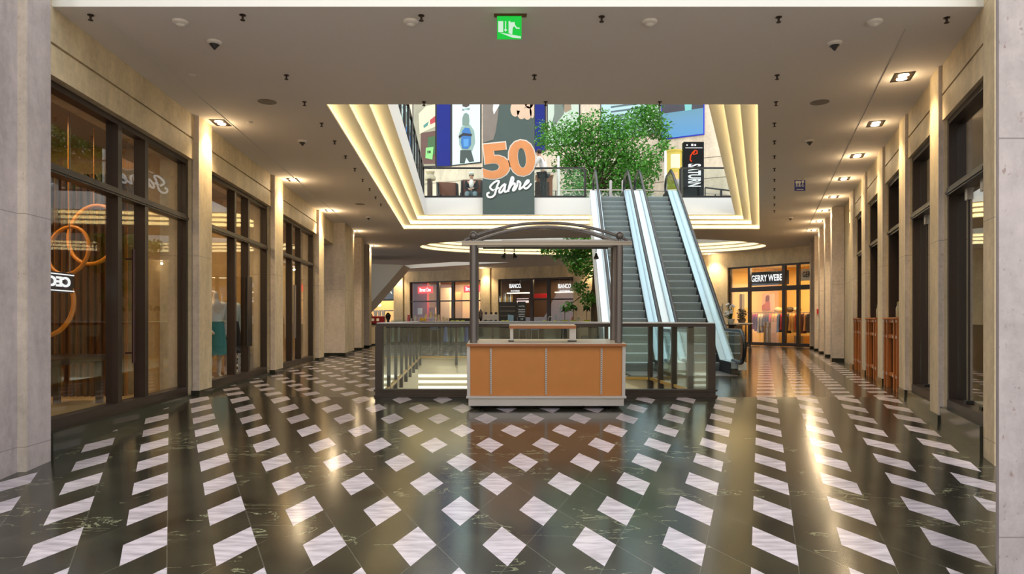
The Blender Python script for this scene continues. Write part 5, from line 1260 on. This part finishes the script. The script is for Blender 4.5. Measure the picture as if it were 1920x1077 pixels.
fsign(B3, 'GERRY WEBER', .40, 1440, 522, .8, 1.75, M['lit_white'], 'black shop sign with white letters in the warm lit fashion shop', (2.0, .62), M['black'], bold=.010)
fsign(B3, 'GERRY', .34, 1517, 515, .9, .6, M['dkwood'], 'pale end sign in the last pane of the fashion shop', (.8, .5), M['paper'])
bx_(B1, 772, 801, .6, .8, 526, 607, M['red'], 'display_wall', 'tall red display wall in the red shop', 'display')
bx_(B1, 824, 843, 2.0, 2.2, 540, 600, mat('door_cream', 220, 206, 176), 'display_door', 'cream panelled display in the middle of the red shop', 'display')
bx_(B1, 851, 864, 1.6, 1.8, 548, 600, mat('curtain_gold', 200, 160, 100, .7, noise=.2), 'curtain', 'gold curtain in the last pane of the red shop', 'curtain')
bx_(B1, 783, 791, .4, .43, 578, 590, M['paper'], 'notice', 'white notice on the glass of the red shop', 'notice')
bx_(B1, 800, 816, .9, 1.3, 577, 607, mat('shelf_tan', 176, 132, 84), 'clothes_shelf', 'tan clothes shelf beside the red display wall', 'shelf')
bx_(B1, 938, 991, 1.6, 1.75, 549, 551, lamp('shelf light', (1, .84, .6, 1), 3), 'light_shelf', 'lit shelf below the first shoe shop sign', 'shelf')
bx_(B1, 998, 1024, 1.6, 1.75, 551, 559, M['red'], 'red_shelf', 'red shelf band in the middle of the shoe shop', 'shelf')
bx_(B1, 1040, 1075, 1.6, 1.75, 547, 549, lamp('shelf light two', (1, .84, .6, 1), 2), 'light_shelf', 'lit shelf below the second shoe shop sign', 'shelf')
bx_(B1, 1068, 1089, 1.2, 1.3, 560, 607, mat('rose_panel', 196, 132, 104), 'rose_panel', 'rose coloured display panel behind the lime pots', 'display')
bx_(B1, 969, 990, 1.9, 2.0, 560, 568, lamp('pink picture', (1, .75, .7, 1), 1.2), 'lit_picture', 'small lit picture behind the slate board', 'picture')
bx_(B1, 690, 732, 1.6, 2.0, 582, 584, M['dkwood'], 'shelf_board', 'dark shelf in the shop under the black sign', 'shelf')
for i, x in enumerate((703, 711)):
    u = B1.ux(x, 1.8); t = MB(); t.sphere(B1.pt(u, 1.8, PZ(572, 47)), .16, 10, (1, 1, .7)); t.tube([B1.pt(u, 1.8, PZ(572, 47)), B1.pt(u, 1.8, 3.7)], .008, 6)
    solid('pendant_lamp', t, lamp('pendant glow', (1, .75, .35, 1), 3), '%s warm pendant lamp in the shop under the black sign' % ORD[i], 'lamp', 'pendants under the black sign', smooth=True)
# fashion shop: poster, rail with garments, shelves
def b3(x, v, y):
    u = B3.ux(x, v); p = B3.pt(u, v, 0); return Vector((p.x, p.y, PZ(y, p.y)))
pr = empty('wall_poster', B3.pt(B3.ux(1432, 3.0), 3.0, 1.2), 'pale pink poster of a sitting woman in the fashion shop', 'poster')
def b3art(poly, v, m, name): 
    part(name, MB().extr([b3(x, v, y) for x, y in poly], tuple(B3.n*.01)), m, pr)
b3art([(1411, 551), (1452, 551), (1452, 584), (1411, 584)], 3.0, mat('poster_pink', 226, 190, 164), 'print')
b3art([(1423, 581), (1428, 574), (1435, 569), (1438, 562), (1443, 566), (1444, 582)], 2.97, mat('poster_coral', 188, 106, 80), 'dress_print')
b3art([(1435, 566), (1436, 556), (1440, 553), (1443, 557), (1442, 566)], 2.97, mat('poster_brownhair', 128, 70, 44), 'hair_print')
gr = empty('garment_rail', B3.pt(B3.ux(1462, 1.6), 1.6, 0), 'steel garment rail in the fashion shop', 'rail')
ua, ub = B3.ux(1410, 1.6), B3.ux(1524, 1.6); zr = 1.48
t = MB(); t.tube([B3.pt(ua, 1.6, zr), B3.pt(ub, 1.6, zr)], .018, 8); part('bar', t, M['steel'], gr)
for u in (ua, ub):
    t = MB(); t.tube([B3.pt(u, 1.6, 0), B3.pt(u, 1.6, zr)], .018, 8); part('upright', t, M['steel'], gr)
gc = [(150, 40, 78), (140, 44, 84), (214, 190, 150), (196, 176, 140), (120, 82, 54), (96, 70, 48), (206, 84, 60), (190, 150, 60), (226, 160, 90), (70, 80, 96), (170, 52, 66), (210, 130, 120), (60, 56, 60), (200, 150, 90), (222, 186, 120), (184, 92, 60), (150, 120, 84), (96, 60, 80), (206, 170, 130), (60, 62, 90)]
gn = ['plum', 'wine', 'sand', 'beige', 'brown', 'dark brown', 'coral', 'mustard', 'peach', 'slate', 'crimson', 'rose', 'charcoal', 'camel', 'straw', 'rust', 'khaki', 'aubergine', 'cream', 'navy']
for i, c in enumerate(gc):
    u = ua+.15+(ub-ua-.3)*i/(len(gc)-1); L_ = .78+.16*((i*7) % 5)/4
    g = empty('garment', B3.pt(u, 1.6, zr-L_), '%s coloured garment on the steel rail of the fashion shop' % gn[i], 'garment', 'garments on the rail of the fashion shop')
    t = MB(); sp_ = (ub-ua-.3)/(len(gc)-1)*.46; w = sp_
    def ringp(z, hu, hv): return [B3.pt(u+hu*math.cos(a), 1.6+hv*math.sin(a), z) for a in [k*math.pi/6 for k in range(12)]]
    rows = [ringp(zr-.05, sp_*.3, .03), ringp(zr-.09, sp_*.6, .18), ringp(zr-.2, sp_*.8, .20), ringp(zr-.5*L_, sp_*.7, .19), ringp(zr-L_, w, .24)]
    vs = [p for r_ in rows for p in r_]; fs = [(r_*12+k, r_*12+(k+1) % 12, (r_+1)*12+(k+1) % 12, (r_+1)*12+k) for r_ in range(4) for k in range(12)]
    t.add(vs, fs+[tuple(range(11, -1, -1)), tuple(range(48, 60))]); part('cloth', t, mat('garment%d' % i, *c, .85, noise=.15, nscale=6), g, smooth=True)
    t = MB(); t.tube([B3.pt(u, 1.6, zr-.06), B3.pt(u, 1.632, zr-.03), B3.pt(u, 1.634, zr+.01), B3.pt(u, 1.60, zr+.032), B3.pt(u, 1.57, zr+.02)], .006, 6); part('hanger_hook', t, M['steel'], g)
bx_(B3, 1456, 1524, 2.75, 3.05, 586, 588, mat('oak', 196, 150, 92), 'wall_shelf', 'long oak wall shelf above the garments', 'shelf')
bx_(B3, 1432, 1446, .9, 1.3, 604, 646, mat('oak', 196, 150, 92), 'display_stand', 'oak display stand in front of the garment rail', 'display')
bx_(B3, 1489, 1506, .9, 1.4, 630, 650, mat('oak', 196, 150, 92), 'display_table', 'low oak display table by the fashion shop entrance', 'table')
for i, (x, c) in enumerate(((1462, (220, 200, 150)), (1484, (70, 56, 44)), (1498, (180, 160, 130)))):
    p = b3(x, 3.1, 586); p -= B3.n*.12; t = MB(); t.sphere((p.x, p.y, p.z+.13), .2, 12, (1, .8, .65)); solid('handbag', t, mat('shelfbag%d' % i, *c), '%s handbag along the long oak shelf of the fashion shop' % ORD[i], 'bag', 'bags on the oak shelf', smooth=True)
bx_(B3, 1380, 1386, 2.0, 2.3, 570, 600, mat('gold_lit', 240, 200, 110), 'display_niche', 'bright yellow niche behind the side pane of the fashion shop', 'niche')
bx_(B3, 1383, 1391, 1.2, 1.4, 552, 606, mat('olive_panel', 142, 126, 84), 'mirror_panel', 'olive coloured panel behind the side pane of the fashion shop', 'panel')

# ------------------------------------------------------------------ cafe counter under the far ceiling
CDp = 31.0; CT = .97
cc = empty('cafe_counter', (-1.9, CDp, 0), 'long dark cafe counter with glasses, pots and machines on it', 'counter')
t = MB(); t.box(-5.6, 2.4, CDp, CDp+.7, .08, CT-.05); part('body', t, mat('counter_dark', 46, 38, 34, .45), cc)
t = MB(); t.box(-9, -5.6, CDp, CDp+.7, .08, CT-.05); part('end_panel', t, mat('counter_beige', 196, 172, 132, .5), cc, label='beige end panel')
t = MB(); t.box(-9.05, 2.45, CDp-.06, CDp+.76, CT-.05, CT); part('top', t, M['black'], cc, bevel=.008)
t = MB(); t.box(-9, 2.4, CDp+.04, CDp+.7, 0, .08); part('kick_base', t, M['black'], cc)
def cx_(x): return PX(x, CDp+.3)
CY = CDp+.3; px = CY/F
def item(mb, m, name, label, cat, grp=None, **k): return solid(name, mb, m, label, cat, grp, **k)
def topiary(x, h, label):
    X = cx_(x); r = empty('potted_plant', (X, CY, CT), label, 'plant', 'plants in lime pots')
    t = MB(); t.hexa([(X-.11, CY-.09, CT), (X+.11, CY-.09, CT), (X+.11, CY+.09, CT), (X-.11, CY+.09, CT), (X-.14, CY-.11, CT+.17), (X+.14, CY-.11, CT+.17), (X+.14, CY+.11, CT+.17), (X-.14, CY+.11, CT+.17)]); part('pot', t, M['yellowpot'], r)
    t = MB(); t.tube([(X, CY, CT+.15), (X, CY, CT+h*.7)], .014, 6); part('stem', t, M['bark'], r)
    t = MB(); rr = random.Random(int(x))
    for i in range(70): 
        a = rr.uniform(0, 6.28); e = rr.uniform(-.5, 1.2); d = Vector((math.cos(a)*math.cos(e), math.sin(a)*math.cos(e), math.sin(e)-.2)); o = Vector((X, CY, CT+h*.7)); s_ = Vector((-math.sin(a), math.cos(a), 0))*.02; L_ = h*.2
        t.add([o-s_, o+s_, o+d*L_*.6+s_+Vector((0, 0, .03)), o+d*L_-Vector((0, 0, .05)), o+d*L_*.6-s_+Vector((0, 0, .03))], [(0, 1, 2, 3, 4)])
    part('foliage', t, M['dkleaf'], r, kind='stuff')
for i, (x, h) in enumerate(((1059, .95), (1075, 1.05), (1100, 1.0), (1119, .95))):
    topiary(x, h, 'dark palm like plant in a lime pot, %s along the counter beside the tree trunk' % ORD[i])
for i, x in enumerate((849, 858, 868, 943, 951, 1021, 1041)):
    X = cx_(x); t = MB(); t.lathe([(.06, 0), (.09, .12), (.085, .16), (.07, .15)], (X, CY-.1, CT), 14)
    item(t, M['yellowpot'], 'lime_bowl', 'small lime green bowl, %s along the cafe counter' % ORD[i], 'bowl', 'lime bowls on the counter', smooth=True)
def blk(x0, x1, y0, m, name, label, cat, dep=.4, z0=CT, grp=None, bevel=.008, dy=0):
    t = MB(); t.box(cx_(x0), cx_(x1), CY-dep/2+dy, CY+dep/2+dy, z0, PZ(y0, CY)); return item(t, m, name, label, cat, grp, bevel=bevel)
# red machine
X0, X1 = cx_(686), cx_(722); rm = empty('slicing_machine', ((X0+X1)/2, CY, CT), 'red machine with two pale handles at the beige end of the cafe counter', 'machine')
t = MB(); t.box(X0, X1, CY-.2, CY+.2, CT, CT+.34); part('body', t, mat('machine_red', 132, 16, 24, .3), rm, bevel=.04)
for x in (701, 710):
    t = MB(); t.box(cx_(x)-.06, cx_(x)+.06, CY-.23, CY-.2, CT+.12, CT+.24); part('handle', t, M['cream'], rm, bevel=.01)
t = MB(); t.tube([(X0+.1+.2*math.cos(a), CY, CT+.3+.2*math.sin(a)) for a in [i*math.pi/8 for i in range(9)]], .02, 6); part('arch_handle', t, M['black'], rm)
for i, x in enumerate((704, 711.5, 719)):
    t = MB(); t.lathe([(.06, 0), (.082, .2), (.078, .26)], (cx_(x), CY, CT+.345), 14); item(t, M['cloth_white'], 'paper_cup_stack', '%s white cup on top of the red machine' % ORD[i], 'cup', 'white cups on the red machine', smooth=True)
t = MB(); t.lathe([(.10, 0), (.06, .12), (.10, .26), (.13, .38), (.07, .46), (.05, .5)], (cx_(728), CY-.05, CT), 16); item(t, M['black'], 'coffee_grinder', 'dark waisted coffee grinder beside the red machine', 'grinder', smooth=True)
blk(734, 762.5, 603, M['steel'], 'display_tray', 'long flat silver tray next to the coffee grinder', 'tray', .5)
t = MB(); t.box(cx_(735), cx_(762), CY-.2, CY+.2, PZ(603, CY), PZ(600, CY)); item(t, M['eglass'], 'glass_cover', 'clear glass cover on the long silver tray', 'cover')
for i, (x, y, m, n_) in enumerate(((766, 591, mat('jar_rose', 190, 90, 96, .3), 'jar with rose lid'), (772, 596, M['steel'], 'steel canister'), (779, 592, mat('jar_clear', 190, 186, 176, .2), 'pale glass jar'))):
    t = MB(); h = PZ(y, CY)-CT; t.lathe([(.07, 0), (.07, h*.75), (.05, h*.8), (.06, h)], (cx_(x), CY, CT), 14); item(t, m, 'storage_jar', '%s beside the long silver tray' % n_, 'jar', 'jars by the tray', smooth=True)
fb = empty('fruit_bowl', (cx_(793), CY, CT), 'wooden bowl of yellow fruit on the cafe counter', 'bowl'); t = MB(); t.lathe([(.08, 0), (.2, .06), (.22, .12), (.19, .10)], (cx_(793), CY, CT), 16); part('bowl', t, mat('bowl_wood', 120, 82, 48), fb, smooth=True)
for i, (dx, dy, dz) in enumerate(((-.1, -.03, .13), (0, -.06, .14), (.1, 0, .13), (-.02, .06, .16), (.08, .07, .2), (-.06, .0, .21))):
    t = MB(); t.sphere((cx_(793)+dx, CY+dy, CT+dz+.03), .05, 10, (1.1, 1, .95)); item(t, mat('lemon', 226, 182, 40, .5), 'lemon', '%s yellow fruit in the wooden bowl, counted from the grinder side' % ORD[i], 'fruit', 'yellow fruit in the bowl', smooth=True)
ts = empty('cake_stand', (cx_(801), CY+.32, CT), 'wide white cake shelf on two legs above the fruit', 'stand'); t = MB(); t.box(cx_(783), cx_(820), CY+.24, CY+.40, CT+.24, CT+.28); part('top', t, M['paper'], ts)
for x in (790, 814):
    t = MB(); t.tube([(cx_(x), CY+.32, CT), (cx_(x), CY+.32, CT+.24)], .02, 8); part('leg', t, M['steel'], ts)
for i, (x, y) in enumerate(((797, 588), (806, 584), (815, 588), (822, 590), (831, 594), (838, 596))):
    z0 = CT+.282 if i < 3 else CT; h = PZ(y, CY)-z0; t = MB(); t.lathe([(.06, 0), (.07, h*.4), (.045, h*.6), (.06, h*.8), (.03, h)], (cx_(x), CY+(.32 if i < 3 else .1), z0), 12)
    item(t, mat('biscuit', 226, 198, 150, .6), 'biscuit_jar', 'cream coloured jar, %s from the fruit bowl' % ORD[i], 'jar', 'cream jars on the counter', smooth=True)
blk(842, 888, 597, M['black'], 'pastry_case', 'low black pastry case behind the lime bowls', 'case', .3, dy=.15)
em_ = empty('espresso_machine', (cx_(921), CY, CT), 'large silver espresso machine on the cafe counter behind the kiosk', 'coffee machine'); t = MB(); t.box(cx_(904), cx_(936), CY-.25, CY+.25, CT+.12, CT+.42); part('body', t, M['steel'], em_, bevel=.03)
t = MB(); t.box(cx_(903), cx_(937), CY-.28, CY+.28, CT, CT+.07); part('drip_tray', t, M['black'], em_)
t = MB(); t.box(cx_(906), cx_(934), CY+.05, CY+.2, CT+.07, CT+.12); part('stand', t, M['black'], em_)
for x in (911, 921, 930):
    t = MB(); t.lathe([(.05, 0), (.05, .08)], (cx_(x), CY-.26, CT+.10), 10); part('group_head', t, M['black'], em_)
    t = MB(); t.lathe([(.05, 0), (.06, .1)], (cx_(x), CY, CT+.42), 10); part('bean_hopper', t, mat('hopper', 40, 44, 48, .2), em_, smooth=True)
blk(890, 897, 592, M['alu'], 'toaster', 'square pale toaster beside the espresso machine', 'toaster', .3)
sh_ = empty('bottle_shelf', (cx_(952), CY+.6, 0), 'dark back shelf with bottles on top behind the slate board', 'shelf'); t = MB(); t.box(cx_(935), cx_(970), CDp+.9, CDp+1.25, 0, PZ(566, CY)); part('body', t, mat('shelf_black', 30, 26, 24, .4), sh_)
for y in (575, 584, 593):
    t = MB(); t.box(cx_(937), cx_(966), CDp+.885, CDp+.9, PZ(y, CY), PZ(y, CY)+.03); part('shelf_edge', t, mat('shelf_line', 108, 96, 80), sh_)
for i, x in enumerate((937, 940, 944, 947, 950, 953, 957, 960)):
    h = .28+.12*((i*5) % 4)/3; t = MB(); t.lathe([(.032, 0), (.034, h*.6), (.013, h*.75), (.013, h)], (cx_(x), CDp+1.05, PZ(566, CY)+.002), 10)
    item(t, (M['cloth_white'], mat('bottle_gold', 196, 150, 70, .2), mat('bottle_glass', 150, 140, 110, .15))[i % 3], 'bottle', 'bottle on the dark back shelf, %s from the espresso machine' % ORD[i], 'bottle', 'bottles on the back shelf', smooth=True)
ps = empty('till_screen', (cx_(958), CY, CT), 'tilted dark till screen on the cafe counter', 'screen'); t = MB(); a, b = cx_(952), cx_(963)
t.hexa([(a, CY, CT+.10), (b, CY, CT+.06), (b, CY+.03, CT+.06), (a, CY+.03, CT+.10), (a, CY+.14, CT+.42), (b, CY+.14, CT+.38), (b, CY+.17, CT+.38), (a, CY+.17, CT+.42)]); part('display', t, mat('till_grey', 72, 96, 102, .15), ps)
t = MB(); t.box(a+.05, b-.05, CY-.02, CY+.2, CT, CT+.09); part('foot', t, M['black'], ps)
sb = empty('slate_board', (cx_(978), CY-.12, CT), 'slate menu board with white chalk writing standing on the cafe counter', 'menu board'); t = MB(); t.box(cx_(970.5), cx_(985.5), CY-.14, CY-.10, CT, PZ(566, CY)); part('board', t, M['chalk'], sb)
for y, s_, w in ((574.5, 'Lunch-Tipp', .26), (581, 'Salat mediterran', .30), (585, 'mit Pinienkernen', .31), (589.5, 'und gebratener', .28), (593.5, 'Hähnchenbrust', .28), (598.5, '7,50', .13)):
    part('chalk_line', xf(text_mb(s_, .09, shear=.2, w=w, extrude=.002), (cx_(978), CY-.144, PZ(y, CY))), M['paper'], sb)
t = MB(); t.tube([(cx_(1028), CY, CT), (cx_(1028), CY, CT+.25), (cx_(1030), CY, CT+.32), (cx_(1034), CY, CT+.30)], .02, 8); item(t, M['steel'], 'tap', 'curved steel tap on the cafe counter beside the lime bowls', 'tap', smooth=True)
for i, (x, h) in enumerate(((1033, .35), (1044, .4), (1052, .85), (1086, .3))):
    t = MB(); t.lathe([(.06, 0), (.015, .05), (.012, h*.5), (.07, h*.75), (.06, h)], (cx_(x), CY+.3, CT), 12); item(t, M['eglass'], 'stem_vase', 'clear stem vase, %s one from the steel tap' % ORD[i], 'vase', 'clear vases on the counter', smooth=True)
t = MB(); t.lathe([(.10, 0), (.05, .1), (.05, .2), (.12, .24), (.10, .5), (.02, .66)], (cx_(900.5), CY+.36, CT), 14); item(t, M['dkwood'], 'figurine', 'dark cone figure beside the espresso machine', 'figurine', smooth=True)
# chairs and garment rack between the opening and the counter
def stool(x, D, label):
    X = PX(x, D); r = empty('bar_stool', (X, D, 0), label, 'bar stool', 'bar stools at the cafe counter'); 
    t = MB(); t.box(X-.19, X+.19, D-.19, D+.19, .70, .75); part('seat', t, mat('stool_blue', 92, 108, 140, .5), r, bevel=.015)
    t = MB(); t.box(X-.18, X+.18, D-.20, D-.17, .76, .98); part('backrest', t, mat('stool_blue', 92, 108, 140, .5), r, bevel=.01)
    for a in (-.16, .16):
        for b in (-.16, .16):
            t = MB(); t.tube([(X+a, D+b, 0), (X+a*.9, D+b*.9, .70)], .014, 6); part('leg', t, M['steel'], r)
for i, x in enumerate((735, 775, 815, 980, 1003, 1062)):
    stool(x, 30.2, 'blue grey bar stool, %s along the cafe counter' % ORD[i])
rk = empty('clothes_rack', (PX(852, 27), 27, 0), 'small steel clothes rack between the floor opening and the cafe counter', 'rack')
t = MB(); t.tube([(PX(828, 27), 27, 1.0), (PX(884, 27), 27, 1.0)], .015, 8); part('bar', t, M['steel'], rk)
for x in (828, 884):
    t = MB(); t.tube([(PX(x, 27), 27, 0), (PX(x, 27), 27, 1.0)], .015, 8); part('upright', t, M['steel'], rk)
    t = MB(); t.box(PX(x, 27)-.02, PX(x, 27)+.02, 26.8, 27.2, 0, .03); part('foot', t, M['steel'], rk)
for i, (x, c, n_) in enumerate(((836, (108, 124, 186), 'blue'), (846, (70, 76, 84), 'charcoal'), (856, (150, 152, 146), 'pale grey'), (866, (116, 134, 120), 'grey green'), (875, (70, 84, 160), 'deep blue'))):
    X = PX(x, 27); t = MB(); t.hexa([(X-.09, 26.85, .30), (X+.09, 26.85, .30), (X+.09, 27.15, .30), (X-.09, 27.15, .30), (X-.04, 26.9, .96), (X+.04, 26.9, .96), (X+.04, 27.1, .96), (X-.04, 27.1, .96)])
    t.tube([(X, 27, .95), (X, 27, .984)], .006, 6)
    item(t, mat('rackcloth%d' % i, *c, .9), 'garment', '%s garment hanging on the small clothes rack' % n_, 'garment', 'garments on the small rack', bevel=.01)

# white clad stair at the left of the cafe
t = MB(); D = 33.4
t.extr([P(560, 490, D), P(757, 497, D), P(748, 508, D), P(690, 575, D), P(672, 592, D), P(560, 592, D)], (0, 2.2, 0))
solid('stair_underside', t, mat('stair_grey', 224, 220, 212, .6), 'smooth grey underside of a rising stair beside the cafe counter', 'stair', bevel=.02)

# ------------------------------------------------------------------ bar group past the escalators
def bar():
    r = empty('bar_counter', (5.8, 18.2, 0), 'dark wooden bar counter past the escalators, near the gate wall', 'counter')
    a, b, c, d = (PX(1367, 17.2), 17.2), (PX(1377, 17.2), 17.2), (PX(1391, 21.2), 21.2), (PX(1386, 21.2), 21.2)
    t = MB(); t.prism([a, b, c, d], .0, 1.0); part('body', t, mat('bar_dark', 50, 38, 32, .4), r)
    t = MB(); t.prism([(a[0]-.12, a[1]-.06), (b[0]+.03, b[1]-.06), (c[0]+.3, c[1]+.06), (d[0], d[1]+.06)], 1.0, 1.03); part('top', t, M['black'], r)
    t = MB(); t.prism([(b[0]+.005, b[1]+.1), (b[0]+.02, b[1]+.1), (c[0]+.02, c[1]), (c[0]+.005, c[1])], .02, .98); part('side_panel', t, M['dkwood'], r)
bar()
p = Vector((PX(1354, 17.0), 17.0, 0))
bp_ = empty('barrier_post', p, 'slim steel barrier post with red dot beside the escalator foot', 'post')
t = MB(); t.tube([p+Vector((0, 0, .02)), p+Vector((0, 0, .76))], .022, 10); part('tube', t, mat('post_tan', 186, 160, 130, .3, metal=.5), bp_, smooth=True)
t = MB(); t.lathe([(.11, 0), (.11, .015), (.03, .025)], p, 16); part('base', t, M['steel'], bp_)
t = MB(); t.box(p.x-.045, p.x+.045, 16.98, 17.02, .74, .96); part('head', t, M['alu'], bp_, bevel=.01)
t = MB(); t.lathe([(.03, 0), (.03, .008)], (0, 0, 0), 12); t.v = [(p.x+v[0], 16.972+v[2], .88+v[1]) for v in t.v]; part('red_dot', t, M['red'], bp_)
D = 18.4; st_ = empty('sign_stand', (PX(1345, D), D, 0), 'pale grey sign panel on a thin pole beside the escalator', 'sign')
t = MB(); t.box(PX(1335, D), PX(1355, D), D, D+.015, 1.06, PZ(574, D)); part('panel', t, mat('sign_grey', 206, 204, 198, .4), st_)
t = MB(); t.tube([(PX(1355, D), D+.01, 0), (PX(1355, D), D+.01, PZ(570, D))], .014, 8); part('pole', t, M['steel'], st_)
t = MB(); t.lathe([(.16, 0), (.16, .015), (.02, .03)], (PX(1355, D), D+.01, 0), 16); part('base', t, M['steel'], st_)
t = MB(); t.box(PX(1342, D), PX(1346, D), D-.004, D, PZ(595, D), PZ(592.5, D)); t.box(PX(1346.5, D), PX(1352, D), D-.004, D, PZ(594.6, D), PZ(593, D)); part('text_line', t, M['black'], st_)
p = Vector((PX(1371, 17.9), 17.9, 1.03)); fl = empty('flower_bowl', p, 'white bowl with white flowers on the dark bar counter', 'flowers')
t = MB(); t.lathe([(.04, 0), (.10, .14), (.09, .13)], p, 16); part('bowl', t, M['paper'], fl, smooth=True)
t = MB(); rr = random.Random(4); t2 = MB()
for i in range(26):
    e = p+Vector((rr.gauss(-.06, .07), rr.gauss(0, .06), .2+rr.random()*.34)); t.tube([p+Vector((0, 0, .1)), e], .005, 5); t2.sphere(e, .032, 8)
part('stems', t, M['dkleaf'], fl); part('blossoms', t2, M['cloth_white'], fl, smooth=True, kind='stuff')
D = 22.4; X = PX(1392, D); tb = empty('bar_table', (X, D, 0), 'tall bar table with thin pale top beyond the dark bar counter', 'table')
t = MB(); t.box(X-.32, X+.24, D-.3, D+.3, 1.02, 1.05); part('top', t, M['paper'], tb)
for a in (-.18, .18):
    for b in (-.2, .2):
        t = MB(); t.tube([(X+a, D+b, 0), (X+a, D+b, 1.02)], .02, 8); part('leg', t, M['black'], tb)
t = MB(); t.box(X-.18, X+.18, D-.2, D-.18, .3, .34); t.box(X-.18, X+.18, D+.18, D+.2, .3, .34); part('stretcher', t, M['black'], tb)
p = Vector((X-.02, D, 1.05)); pb = empty('potted_shrub', p, 'dark grey leafed shrub in a low pot on the tall bar table', 'plant'); t = MB(); t.lathe([(.10, 0), (.14, .12), (.12, .12)], p, 14); part('pot', t, M['dkwood'], pb, smooth=True)
t = MB(); rr = random.Random(9)
for i in range(220):
    v = Vector((rr.gauss(0, 1), rr.gauss(0, 1), rr.gauss(0, 1))).normalized()*rr.random()**.4; leaf(t, p+Vector((v.x*.17, v.y*.17, .28+v.z*.2)), .07, .018, rr)
part('foliage', t, mat('grey_leaf', 74, 72, 70, .7), pb, kind='stuff')
